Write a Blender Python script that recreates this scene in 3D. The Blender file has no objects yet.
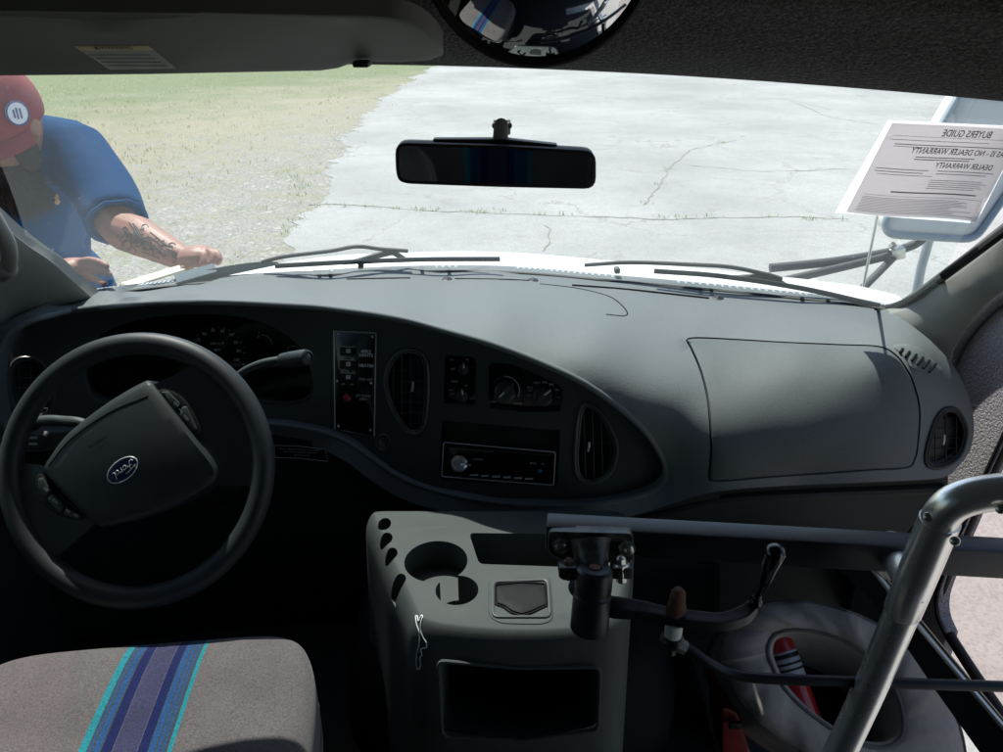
import bpy, bmesh, math, random
import numpy as np
from mathutils import Vector, Matrix
from mathutils.geometry import delaunay_2d_cdt
from mathutils.bvhtree import BVHTree

random.seed(7)
SC = bpy.context.scene
COL = SC.collection
R = math.radians
V3 = Vector

# ------------------------------------------------------------------ camera frame
F, CX, CY = 770.0, 501.5, 376.0          # measured in the photograph's own pixels (1003 x 752)
CAM = V3((0, 0, 2.0))
PITCH = R(26)
cp, sp = math.cos(PITCH), math.sin(PITCH)

def ray(px, py):
    u = (px - CX) / F; v = (CY - py) / F
    return V3((u, cp + v * sp, -sp + v * cp))
def PY(px, py, Y): r = ray(px, py); return CAM + r * (Y / r.y)
def PZ(px, py, z): r = ray(px, py); return CAM + r * ((z - CAM.z) / r.z)
def PX(px, py, X): r = ray(px, py); return CAM + r * (X / r.x)
def PD(px, py, d): return CAM + ray(px, py) * d
def plane(p0, n):
    n = V3(n).normalized(); p0 = V3(p0); k = (p0 - CAM).dot(n)
    def S(px, py):
        r = ray(px, py); return CAM + r * (k / r.dot(n))
    return S
def plane3(a, b, c):
    a, b, c = [PD(*q) for q in (a, b, c)]
    return plane(a, (b - a).cross(c - a))

class TPS:
    """smooth depth (world Y) over the sight lines, from measured points"""
    def __init__(self, pts, lam=1e-3):
        a = np.array(pts, float); self.p = a[:, :2] / 100; n = len(a)
        K = self.k(self.p[:, None] - self.p[None]) + lam * np.eye(n)
        Q = np.hstack([np.ones((n, 1)), self.p])
        A = np.zeros((n + 3, n + 3)); A[:n, :n] = K; A[:n, n:] = Q; A[n:, :n] = Q.T
        b = np.zeros(n + 3); b[:n] = a[:, 2]
        self.w = np.linalg.solve(A, b)
    @staticmethod
    def k(d):
        r2 = (d ** 2).sum(-1); return 0.5 * r2 * np.log(r2 + 1e-12)
    def Y(self, px, py):
        q = np.array([px, py]) / 100
        n = len(self.p)
        return float(self.k(q - self.p) @ self.w[:n] + self.w[n] + self.w[n + 1:] @ q)
    def __call__(self, px, py):
        return PY(px, py, self.Y(px, py))

# ------------------------------------------------------------------ objects
def tag(o, label=None, cat=None, group=None, kind=None):
    if label: o['label'] = label
    if cat: o['category'] = cat
    if group: o['group'] = group
    if kind: o['kind'] = kind
    return o
def thing(name, loc, label, cat, group=None):
    o = bpy.data.objects.new(name, None); COL.objects.link(o)
    o.location = loc; o.empty_display_size = .05
    return tag(o, label, cat, group)
def origin(p):
    v = V3((0, 0, 0))
    while p is not None:
        v = v + V3(p.location); p = p.parent
    return v
def obj(name, geos, mat, parent=None, smooth=True, sharp=38, at=None):
    if isinstance(geos, tuple): geos = [geos]
    Vs, Fs = [], []
    for v, f in geos:
        b = len(Vs); Vs += [V3(q) for q in v]; Fs += [[i + b for i in t] for t in f]
    off = origin(parent)
    if at is not None: off = V3(at)
    me = bpy.data.meshes.new(name)
    me.from_pydata([q - off for q in Vs], [], Fs); me.validate(); me.update()
    bm = bmesh.new(); bm.from_mesh(me); bmesh.ops.recalc_face_normals(bm, faces=bm.faces); bm.to_mesh(me); bm.free()
    if smooth:
        for p in me.polygons: p.use_smooth = True
        me.set_sharp_from_angle(angle=R(sharp))
    if mat: me.materials.append(mat)
    o = bpy.data.objects.new(name, me); COL.objects.link(o)
    if parent: o.parent = parent
    elif at is not None: o.location = at
    return o

# ------------------------------------------------------------------ geometry
def catmull(pts, n=8, closed=False):
    p = [V3(q) for q in pts]; out = []
    m = len(p); rng = range(m if closed else m - 1)
    for i in rng:
        if closed: a, b, c, d = p[(i - 1) % m], p[i], p[(i + 1) % m], p[(i + 2) % m]
        else:
            b, c = p[i], p[i + 1]; a = p[i - 1] if i else b + (b - c); d = p[i + 2] if i + 2 < m else c + (c - b)
        for k in range(n):
            t = k / n
            out.append(.5 * ((2 * b) + (c - a) * t + (2 * a - 5 * b + 4 * c - d) * t * t + (3 * b - a - 3 * c + d) * t ** 3))
    if not closed: out.append(p[-1])
    return out
def sm(pts, n=6): return [(q.x, q.y) for q in catmull([(a, b, 0) for a, b in pts], n, True)]
def smo(pts, n=6): return [(q.x, q.y) for q in catmull([(a, b, 0) for a, b in pts], n, False)]
def rnd(pts, r, k=4):
    """polygon with rounded corners"""
    out = []; m = len(pts)
    for i in range(m):
        a, b, c = [V3((*pts[j % m], 0)) for j in (i - 1, i, i + 1)]
        ra = min(r, (a - b).length * .45); rc = min(r, (c - b).length * .45)
        s = b + (a - b).normalized() * ra; e = b + (c - b).normalized() * rc
        for j in range(k + 1):
            t = j / k; q = s * (1 - t) ** 2 + b * 2 * t * (1 - t) + e * t * t; out.append((q.x, q.y))
    return out
def rectp(x0, y0, x1, y1, r=0, sx=0, sy=0):
    q = [(x0, y0), (x1, y0 + sy), (x1 + sx, y1 + sy), (x0 + sx, y1)]
    return rnd(q, r) if r else q
def area(p): return .5 * sum(p[i][0] * p[(i + 1) % len(p)][1] - p[(i + 1) % len(p)][0] * p[i][1] for i in range(len(p)))
def inset(p, d):
    s = 1 if area(p) > 0 else -1; m = len(p); out = []
    for i in range(m):
        a, b, c = [V3((*p[j % m], 0)) for j in (i - 1, i, i + 1)]
        e = (b - a).normalized() + (c - b).normalized()
        if e.length < 1e-6: out.append(p[i]); continue
        e.normalize(); out.append((b.x - e.y * d * s, b.y + e.x * d * s))
    return out
def inside(q, p):
    x, y = q; r = False; j = len(p) - 1
    for i in range(len(p)):
        xi, yi = p[i]; xj, yj = p[j]
        if (yi > y) != (yj > y) and x < (xj - xi) * (y - yi) / (yj - yi) + xi: r = not r
        j = i
    return r
def resample(p, step):
    out = []
    for i in range(len(p)):
        a = V3((*p[i], 0)); b = V3((*p[(i + 1) % len(p)], 0)); n = max(1, int((b - a).length / step))
        for k in range(n): q = a.lerp(b, k / n); out.append((q.x, q.y))
    return out
def cdt(outline, holes, step):
    pts = list(outline); edges = []
    def loop(b, n): edges.extend((b + i, b + (i + 1) % n) for i in range(n))
    loop(0, len(outline))
    for h in holes:
        b = len(pts); pts += h; loop(b, len(h))
    arr = np.array(pts)
    x0, y0 = arr[:len(outline)].min(0); x1, y1 = arr[:len(outline)].max(0)
    y = y0 + step * .5; k = 0
    while y < y1:
        x = x0 + step * (.5 + .5 * (k % 2))
        while x < x1:
            if inside((x, y), outline) and not any(inside((x, y), h) for h in holes):
                if ((arr - (x, y)) ** 2).sum(1).min() > (step * .55) ** 2: pts.append((x, y))
            x += step
        y += step * .866; k += 1
    r = delaunay_2d_cdt([V3(q).to_2d() if len(q) > 2 else __import__('mathutils').Vector(q) for q in pts], edges, [], 0, 1e-6)
    vs = [(q.x, q.y) for q in r[0]]; fs = []
    for t in r[2]:
        c = (sum(vs[i][0] for i in t) / len(t), sum(vs[i][1] for i in t) / len(t))
        if inside(c, outline) and not any(inside(c, h) for h in holes): fs.append(list(t))
    return vs, fs
def toward(p, off): return p + (CAM - p).normalized() * off
def relief(outline, S, off=0., thick=.01, step=14, bevel=0., bd=.002, holes=(), hole_depth=.04, hole_cap=True, ext=(0, 1, 0), res=None, back=True):
    """a solid: the outline laid on surface S, given a bevelled edge, thickness along ext, and recesses"""
    if res: outline = resample(outline, res)
    ext = V3(ext).normalized()
    o_in = inset(outline, bevel) if bevel else outline
    vs, fs = cdt(o_in, [list(h) for h in holes], step)
    Vs = [toward(S(*q), off) for q in vs]; Fs = [list(f) for f in fs]
    def add(pts): b = len(Vs); Vs.extend(pts); return list(range(b, b + len(pts)))
    def find(loop):
        a = np.array(vs); return [int(((a - q) ** 2).sum(1).argmin()) for q in np.array(loop)]
    def bridge(a, b):
        m = len(a)
        for i in range(m):
            j = (i + 1) % m
            f = [a[i], a[j], b[j], b[i]]
            if len(set(f)) == 4: Fs.append(f)
    L0 = find(o_in)
    if bevel:
        mid = inset(outline, bevel * .3)
        Lm = add([toward(S(*q), off - bd * .3) for q in mid]); bridge(L0, Lm)
        L1 = add([toward(S(*q), off - bd) for q in outline]); bridge(Lm, L1); L0 = L1
    L2 = add([Vs[i] + ext * thick for i in L0]); bridge(L0, L2)
    if back:
        vb, fb = cdt(outline, [], step * 3)
        if len(vb) >= 3:
            b = len(Vs); Vs.extend([toward(S(*q), off - (bd if bevel else 0)) + ext * thick for q in vb]); Fs.extend([[i + b for i in f] for f in fb])
    for h in holes:
        hd = hole_depth
        H0 = find(h); H1 = add([Vs[i] + ext * hd for i in H0]); bridge(H0, H1)
        if hole_cap:
            vb, fb = cdt(list(h), [], step)
            b = len(Vs); Vs.extend([toward(S(*q), off) + ext * hd for q in vb]); Fs.extend([[i + b for i in f] for f in fb])
    return Vs, Fs
def tube(pts, r, seg=10, closed=False, flat=1., cap=True):
    p = [V3(q) for q in pts]; n = len(p); rr = r if hasattr(r, '__len__') else [r] * n
    T = []
    for i in range(n):
        a = p[i - 1] if (i or closed) else p[i]; b = p[(i + 1) % n] if (i < n - 1 or closed) else p[i]
        T.append((b - a).normalized())
    up = V3((0, 0, 1)) if abs(T[0].z) < .9 else V3((1, 0, 0))
    u = T[0].cross(up).normalized(); Vs, Fs = [], []
    for i in range(n):
        if i:
            q = T[i - 1].rotation_difference(T[i]); u = q @ u
        u = (u - T[i] * u.dot(T[i])).normalized(); w = T[i].cross(u)
        for k in range(seg):
            a = 2 * math.pi * k / seg; Vs.append(p[i] + u * math.cos(a) * rr[i] + w * math.sin(a) * rr[i] * flat)
    for i in range(n if closed else n - 1):
        for k in range(seg):
            a, b = i * seg, ((i + 1) % n) * seg
            Fs.append([a + k, a + (k + 1) % seg, b + (k + 1) % seg, b + k])
    if cap and not closed: Fs.append(list(range(seg))); Fs.append(list(range((n - 1) * seg, n * seg)))
    return Vs, Fs
def ptube(pts, S, r, off=0., seg=8, closed=False, n=5):
    q = sm(pts, n) if closed else smo(pts, n)
    return tube([toward(S(*a), off) for a in q], r, seg, closed)
def ltube(pts, S, r, off=0., seg=8, closed=False):
    return tube([toward(S(*a), off) for a in pts], r, seg, closed)
def lathe(o, axis, prof, seg=28):
    o = V3(o); a = V3(axis).normalized(); u = a.orthogonal().normalized(); w = a.cross(u); Vs, Fs = [], []
    for r, h in prof:
        for k in range(seg):
            t = 2 * math.pi * k / seg; Vs.append(o + a * h + (u * math.cos(t) + w * math.sin(t)) * max(r, 1e-5))
    for i in range(len(prof) - 1):
        for k in range(seg): Fs.append([i * seg + k, i * seg + (k + 1) % seg, (i + 1) * seg + (k + 1) % seg, (i + 1) * seg + k])
    Fs.append(list(range(seg))); Fs.append(list(range((len(prof) - 1) * seg, len(prof) * seg)))
    return Vs, Fs
def box(c, ax, ay, az, bev=0., segs=2):
    """box with centre and three half-axis vectors"""
    c, ax, ay, az = V3(c), V3(ax), V3(ay), V3(az)
    bm = bmesh.new(); g = bmesh.ops.create_cube(bm, size=2)
    M = Matrix((ax, ay, az)).transposed()
    for v in bm.verts: v.co = c + M @ v.co
    if bev: bmesh.ops.bevel(bm, geom=list(bm.edges), offset=bev, segments=segs, affect='EDGES', profile=.5)
    r = ([v.co.copy() for v in bm.verts], [[v.index for v in f.verts] for f in bm.faces]); 
    bm.verts.index_update(); r = ([v.co.copy() for v in bm.verts], [[v.index for v in f.verts] for f in bm.faces]); bm.free(); return r
def bx(x0, y0, z0, x1, y1, z1, bev=0.): return box(((x0 + x1) / 2, (y0 + y1) / 2, (z0 + z1) / 2), ((x1 - x0) / 2, 0, 0), (0, (y1 - y0) / 2, 0), (0, 0, (z1 - z0) / 2), bev)
def beam(a, b, up, w, h, bev=0.):
    a, b = V3(a), V3(b); t = (b - a); s = t.cross(V3(up)).normalized(); u = s.cross(t).normalized()
    return box((a + b) / 2, t / 2, s * w / 2, u * h / 2, bev)
def sphere(c, r, sx=1, sy=1, sz=1, seg=20, rings=12):
    Vs, Fs = [], []; c = V3(c)
    for i in range(rings + 1):
        a = math.pi * i / rings
        for k in range(seg):
            t = 2 * math.pi * k / seg
            Vs.append(c + V3((r * sx * math.sin(a) * math.cos(t), r * sy * math.sin(a) * math.sin(t), r * sz * math.cos(a))))
    for i in range(rings):
        for k in range(seg): Fs.append([i * seg + k, i * seg + (k + 1) % seg, (i + 1) * seg + (k + 1) % seg, (i + 1) * seg + k])
    return Vs, Fs
def grid(rows):
    Vs = [V3(q) for r in rows for q in r]; m = len(rows[0]); Fs = []
    for i in range(len(rows) - 1):
        for k in range(m - 1): Fs.append([i * m + k, i * m + k + 1, (i + 1) * m + k + 1, (i + 1) * m + k])
    return Vs, Fs
def loft(rows, n=4):
    """Catmull-Rom patch through rows of points"""
    A = [catmull(r, n) for r in rows]
    B = [catmull([A[i][k] for i in range(len(A))], n) for k in range(len(A[0]))]
    return grid(B)
def skin(joints, edges, root, sub=2, smooth_fac=None):
    names = list(joints); idx = {k: i for i, k in enumerate(names)}
    me = bpy.data.meshes.new('t'); me.from_pydata([joints[k][0] for k in names], [(idx[a], idx[b]) for a, b in edges], [])
    o = bpy.data.objects.new('t', me); COL.objects.link(o)
    m = o.modifiers.new('s', 'SKIN'); m.use_smooth_shade = True
    for k in names:
        r = joints[k][1]; r = r if hasattr(r, '__len__') else (r, r)
        me.skin_vertices[0].data[idx[k]].radius = r
        me.skin_vertices[0].data[idx[k]].use_root = (k == root)
    s = o.modifiers.new('d', 'SUBSURF'); s.levels = sub; s.render_levels = sub
    return bake(o)
def bake(o):
    dg = bpy.context.evaluated_depsgraph_get(); dg.update()
    e = o.evaluated_get(dg); me = bpy.data.meshes.new_from_object(e)
    r = ([o.matrix_world @ v.co for v in me.vertices], [list(p.vertices) for p in me.polygons])
    old = o.data; bpy.data.objects.remove(o); bpy.data.meshes.remove(me); 
    if old.users == 0: bpy.data.meshes.remove(old)
    return r
def subsurf(geo, lv=2):
    me = bpy.data.meshes.new('t'); me.from_pydata([tuple(v) for v in geo[0]], [], geo[1]); o = bpy.data.objects.new('t', me); COL.objects.link(o)
    s = o.modifiers.new('d', 'SUBSURF'); s.levels = lv; return bake(o)
def cut(geo, cutters):
    def mk(g):
        me = bpy.data.meshes.new('t'); me.from_pydata([tuple(v) for v in g[0]], [], g[1])
        bm = bmesh.new(); bm.from_mesh(me); bmesh.ops.recalc_face_normals(bm, faces=bm.faces); bm.to_mesh(me); bm.free()
        o = bpy.data.objects.new('t', me); COL.objects.link(o); return o
    o = mk(geo); cs = [mk(c) for c in cutters]
    for c in cs:
        m = o.modifiers.new('b', 'BOOLEAN'); m.operation = 'DIFFERENCE'; m.solver = 'EXACT'; m.object = c
    r = bake(o)
    for c in cs: bpy.data.objects.remove(c)
    return r
def text(s, M, size=1., align='CENTER', ext=0.0):
    """text geometry; M maps (x, y) in letter heights to a point"""
    cu = bpy.data.curves.new('t', 'FONT'); cu.body = s; cu.size = 1.; cu.align_x = align; cu.align_y = 'CENTER'; cu.resolution_u = 3; cu.offset = .014
    o = bpy.data.objects.new('t', cu); COL.objects.link(o)
    dg = bpy.context.evaluated_depsgraph_get(); dg.update()
    me = bpy.data.meshes.new_from_object(o.evaluated_get(dg))
    r = ([M(v.co.x * size, v.co.y * size) for v in me.vertices], [list(p.vertices) for p in me.polygons])
    bpy.data.objects.remove(o); bpy.data.meshes.remove(me); bpy.data.curves.remove(cu)
    return r
def ptext(s, S, px, py, h, off=.001, rot=0., align='CENTER', wide=1., mirror=1, shear=0.):
    """lettering of cap height about h pixels laid on surface S at a pixel"""
    c, n = math.cos(R(rot)), math.sin(R(rot))
    def M(x, y):
        x = x * wide * mirror + shear * y
        return toward(S(px + x * c + y * n, py + x * n - y * c), off)
    return text(s, M, h * 1.4, align)
def each(name, geos, *a, **k):
    for g_ in geos: obj(name, g_, *a, **k)
def blob(a, b, S, off=0., h=.004, **k): return relief(rectp(*a, *b), S, off, h, **k)

# ------------------------------------------------------------------ materials
def mat(name, col, rough=.5, metal=0., spec=.5, bump=None, var=None, coat=0., fuzz=None, sheen=0.):
    m = bpy.data.materials.new(name); m.use_nodes = True; nt = m.node_tree; N = nt.nodes; L = nt.links
    b = N['Principled BSDF']; c = (*col, 1)
    b.inputs['Base Color'].default_value = c; b.inputs['Roughness'].default_value = rough
    b.inputs['Metallic'].default_value = metal; b.inputs['Specular IOR Level'].default_value = spec
    b.inputs['Coat Weight'].default_value = coat
    if sheen: b.inputs['Sheen Weight'].default_value = sheen
    tc = N.new('ShaderNodeTexCoord')
    def noise(scale, detail=3, rough_=.55):
        n = N.new('ShaderNodeTexNoise'); n.inputs['Scale'].default_value = scale; n.inputs['Detail'].default_value = detail
        n.inputs['Roughness'].default_value = rough_; L.new(tc.outputs['Object'], n.inputs['Vector']); return n
    last = None
    if var:   # (scale, amount, second colour): blotches and wear
        n = noise(var[0], 4); mx = N.new('ShaderNodeMix'); mx.data_type = 'RGBA'
        rp = N.new('ShaderNodeMapRange'); rp.inputs['From Min'].default_value = .42; rp.inputs['From Max'].default_value = .72
        rp.inputs['To Max'].default_value = var[1]; L.new(n.outputs['Fac'], rp.inputs['Value']); L.new(rp.outputs['Result'], mx.inputs['Factor'])
        mx.inputs['A'].default_value = c; mx.inputs['B'].default_value = (*var[2], 1); L.new(mx.outputs['Result'], b.inputs['Base Color']); last = mx
        rr = N.new('ShaderNodeMapRange'); rr.inputs['To Min'].default_value = rough * .85; rr.inputs['To Max'].default_value = min(1, rough * 1.2)
        L.new(n.outputs['Fac'], rr.inputs['Value']); L.new(rr.outputs['Result'], b.inputs['Roughness'])
    if fuzz:  # (scale, second colour): salt and pepper carpet
        n = noise(fuzz[0], 2, .8); rp = N.new('ShaderNodeMapRange'); rp.inputs['From Min'].default_value = .45; rp.inputs['From Max'].default_value = .62
        mx = N.new('ShaderNodeMix'); mx.data_type = 'RGBA'; L.new(n.outputs['Fac'], rp.inputs['Value']); L.new(rp.outputs['Result'], mx.inputs['Factor'])
        if last: L.new(last.outputs['Result'], mx.inputs['A'])
        else: mx.inputs['A'].default_value = c
        mx.inputs['B'].default_value = (*fuzz[1], 1); L.new(mx.outputs['Result'], b.inputs['Base Color'])
    if bump:
        n = noise(bump[0], 3); bn = N.new('ShaderNodeBump'); bn.inputs['Strength'].default_value = bump[1]; bn.inputs['Distance'].default_value = bump[2] if len(bump) > 2 else .001
        L.new(n.outputs['Fac'], bn.inputs['Height']); L.new(bn.outputs['Normal'], b.inputs['Normal'])
    return m

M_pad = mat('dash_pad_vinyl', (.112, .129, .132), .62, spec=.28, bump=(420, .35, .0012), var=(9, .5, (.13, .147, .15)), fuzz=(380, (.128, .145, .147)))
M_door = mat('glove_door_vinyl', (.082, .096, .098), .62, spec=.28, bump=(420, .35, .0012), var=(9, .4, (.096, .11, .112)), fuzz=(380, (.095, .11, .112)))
M_panel = mat('instrument_plastic', (.042, .053, .052), .55, spec=.3, bump=(800, .2, .0005))
M_black = mat('black_plastic', (.008, .009, .009), .5, spec=.3)
M_gloss = mat('gloss_black', (.006, .006, .006), .15, spec=.5)
M_lens = mat('cluster_face', (.004, .005, .005), .5, spec=.2)
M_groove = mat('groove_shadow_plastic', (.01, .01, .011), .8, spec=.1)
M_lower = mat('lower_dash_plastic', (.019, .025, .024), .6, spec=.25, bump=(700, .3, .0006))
M_console = mat('console_plastic', (.056, .065, .063), .62, spec=.12, bump=(650, .35, .0008), var=(22, .7, (.07, .078, .076)))
M_ring = mat('vent_ring_plastic', (.07, .08, .08), .35, spec=.5)
M_carpet = mat('engine_cover_carpet', (.012, .012, .013), .95, spec=.1, bump=(400, .8, .003))
M_wheel = mat('wheel_rubber', (.02, .025, .026), .52, spec=.35, bump=(700, .25, .0005))
M_hub = mat('hub_vinyl', (.022, .028, .028), .5, spec=.35, bump=(800, .3, .0006))
M_chrome = mat('chrome', (.7, .7, .7), .12, 1.)
M_trim = mat('dull_silver_trim', (.55, .56, .54), .4, .25)
M_white = mat('white_marking', (.85, .87, .86), .6)
M_dim = mat('faded_marking', (.48, .5, .49), .6)
M_redd = mat('dull_red_plastic', (.16, .008, .006), .5)
M_red = mat('red_plastic', (.3, .012, .012), .35)
M_blue = mat('badge_blue', (.012, .02, .075), .3)
M_visor = mat('visor_vinyl', (.13, .135, .115), .65, spec=.25, bump=(500, .4, .0008), var=(6, .5, (.115, .12, .1)))
M_head = mat('headliner_carpet', (.055, .055, .052), .95, spec=.1, bump=(170, 1., .006), fuzz=(260, (.12, .12, .115)))
M_wallc = mat('wall_carpet', (.30, .29, .30), .95, spec=.1, bump=(240, 1., .004), fuzz=(330, (.52, .50, .52)))
M_pillar = mat('pillar_plastic', (.22, .225, .205), .55, spec=.35, bump=(500, .25, .0006), var=(7, .4, (.19, .195, .18)))
M_rubber = mat('rubber', (.012, .012, .013), .6, spec=.3)
M_rubber2 = mat('weathered_wiper_rubber', (.05, .052, .056), .6, spec=.4)
M_paint = mat('white_paint', (.75, .76, .76), .25, coat=.4, var=(4, .35, (.66, .67, .66)))
M_cowlg = mat('cowl_blue_grey', (.13, .165, .18), .8, spec=.1, var=(18, .6, (.1, .125, .14)))
M_cowl = mat('cowl_grey', (.32, .35, .37), .6, var=(18, .6, (.22, .25, .28)))
M_steel = mat('brushed_steel', (.9, .88, .84), .27, .85, var=(7, .4, (.76, .74, .69)))
M_steel2 = mat('satin_steel', (.5, .49, .46), .32, .6)
M_bolt = mat('zinc_bolt', (.6, .6, .56), .32, 1., var=(60, .5, (.35, .28, .2)))
M_rust = mat('rusted_iron', (.12, .06, .04), .8, .2, bump=(220, .6, .002), var=(60, .8, (.2, .09, .05)))
M_iron = mat('black_enamel', (.010, .011, .013), .38, spec=.35, bump=(60, .12, .001), var=(30, .5, (.026, .029, .034)))
M_ironr = mat('worn_black_enamel', (.012, .012, .013), .38, spec=.4, bump=(90, .25, .001), var=(35, .9, (.14, .12, .095)))
M_cloth = mat('grey_canvas', (.30, .275, .25), .9, spec=.1, bump=(11, .4, .03), var=(9, .8, (.25, .225, .205)))
M_tank = mat('red_enamel', (.30, .012, .012), .3, coat=.3)
M_label = mat('label_silver', (.3, .32, .34), .45)
def translucent(m, f, col):
    nt = m.node_tree; out = nt.nodes['Material Output']; t = nt.nodes.new('ShaderNodeBsdfTranslucent'); t.inputs[0].default_value = (*col, 1)
    x = nt.nodes.new('ShaderNodeMixShader'); x.inputs[0].default_value = f; nt.links.new(nt.nodes['Principled BSDF'].outputs[0], x.inputs[1]); nt.links.new(t.outputs[0], x.inputs[2]); nt.links.new(x.outputs[0], out.inputs[0])
M_paper = mat('paper', (.74, .69, .70), .8, spec=.1, var=(25, .3, (.74, .72, .76)))
translucent(M_paper, .55, (.66, .59, .61))
M_ink = mat('ink', (.12, .11, .13), .8)
M_ink2 = mat('faint_ink', (.36, .33, .36), .8)
M_sleeve = mat('plastic_sleeve', (.86, .88, .88), .3)
translucent(M_sleeve, .6, (.9, .92, .92))
M_yellow = mat('yellow_strip', (.36, .3, .1), .6)
M_labelw = mat('aged_label', (.29, .29, .27), .6, var=(60, .6, (.22, .22, .205)))
M_skin = mat('skin', (.30, .155, .112), .5, spec=.35, bump=(200, .2, .001), var=(14, .6, (.35, .165, .12)))
M_hair = mat('dark_hair', (.022, .015, .012), .7, bump=(230, 1., .006), var=(90, .7, (.06, .04, .03)))
M_shirt = mat('blue_cotton', (.002, .05, .145), .85, spec=.12, bump=(11, .3, .015), var=(5, .4, (.004, .058, .16)))
M_cap = mat('red_cotton', (.26, .055, .065), .85, spec=.15, bump=(420, .5, .001), var=(8, .5, (.32, .085, .09)))
M_jean = mat('denim', (.03, .045, .08), .9)
M_boot = mat('boot_leather', (.04, .025, .018), .6)
M_floor = mat('rubber_floor', (.012, .012, .013), .8, bump=(60, .3, .001))
M_wood = mat('pale_wood', (.62, .56, .42), .6, bump=(40, .3, .001), var=(12, .5, (.5, .44, .33)))
M_alu = mat('aluminium', (.62, .62, .58), .35, 1.)
M_headw = mat('mirror_head_white', (.6, .58, .54), .35, coat=.3)
M_mirf = mat('mirror_frame_grey', (.22, .28, .31), .4, coat=.3)
M_mirb = mat('mirror_back_grey', (.42, .47, .5), .4, coat=.3)

def glass_mat(name, dust_haze, tint, gloss=1.):
    m = bpy.data.materials.new(name); m.use_nodes = True; nt = m.node_tree; N = nt.nodes; L = nt.links
    N.remove(N['Principled BSDF']); out = N['Material Output']
    tr = N.new('ShaderNodeBsdfTransparent'); tr.inputs[0].default_value = (*tint, 1)
    gl = N.new('ShaderNodeBsdfGlossy'); gl.inputs['Roughness'].default_value = .05
    fr = N.new('ShaderNodeFresnel'); fr.inputs[0].default_value = 1.45
    mm = N.new('ShaderNodeMath'); mm.operation = 'MULTIPLY'; mm.inputs[1].default_value = gloss; L.new(fr.outputs[0], mm.inputs[0])
    m1 = N.new('ShaderNodeMixShader'); L.new(mm.outputs[0], m1.inputs[0]); L.new(tr.outputs[0], m1.inputs[1]); L.new(gl.outputs[0], m1.inputs[2])
    last = m1
    if dust_haze:  # dust film and specks; film strengthened to put glare haze into the glass
        tc = N.new('ShaderNodeTexCoord'); n = N.new('ShaderNodeTexNoise'); n.inputs['Scale'].default_value = 3.; n.inputs['Detail'].default_value = 6
        L.new(tc.outputs['Object'], n.inputs['Vector'])
        rp = N.new('ShaderNodeMapRange'); rp.inputs['From Min'].default_value = .25; rp.inputs['From Max'].default_value = .75
        rp.inputs['To Min'].default_value = dust_haze * .7; rp.inputs['To Max'].default_value = dust_haze * 1.3; L.new(n.outputs['Fac'], rp.inputs['Value'])
        n2 = N.new('ShaderNodeTexNoise'); n2.inputs['Scale'].default_value = 160.; n2.inputs['Detail'].default_value = 1; L.new(tc.outputs['Object'], n2.inputs['Vector'])
        r2 = N.new('ShaderNodeMapRange'); r2.inputs['From Min'].default_value = .76; r2.inputs['From Max'].default_value = .82; r2.inputs['To Max'].default_value = .12
        L.new(n2.outputs['Fac'], r2.inputs['Value'])
        ad = N.new('ShaderNodeMath'); ad.operation = 'ADD'; L.new(rp.outputs['Result'], ad.inputs[0]); L.new(r2.outputs['Result'], ad.inputs[1])
        tl = N.new('ShaderNodeBsdfTranslucent'); tl.inputs[0].default_value = (.88, 1., .98, 1)
        m2 = N.new('ShaderNodeMixShader'); L.new(ad.outputs[0], m2.inputs[0]); L.new(m1.outputs[0], m2.inputs[1]); L.new(tl.outputs[0], m2.inputs[2]); last = m2
    L.new(last.outputs[0], out.inputs['Surface']); return m
M_glass = glass_mat('windshield_glass', .026, (.93, .98, .96), .09)
M_dglass = glass_mat('door_glass', .02, (.86, .75, .73), .4)
M_tint = glass_mat('tinted_glass', .0, (.75, .8, .78))
M_lensg = glass_mat('gauge_lens', .0, (.9, .9, .9), .5)
M_mirror = mat('mirror_silver', (.5, .52, .52), .03, 1.)
M_mirror2 = mat('convex_mirror_silver', (.8, .82, .82), .02, 1.)

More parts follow.
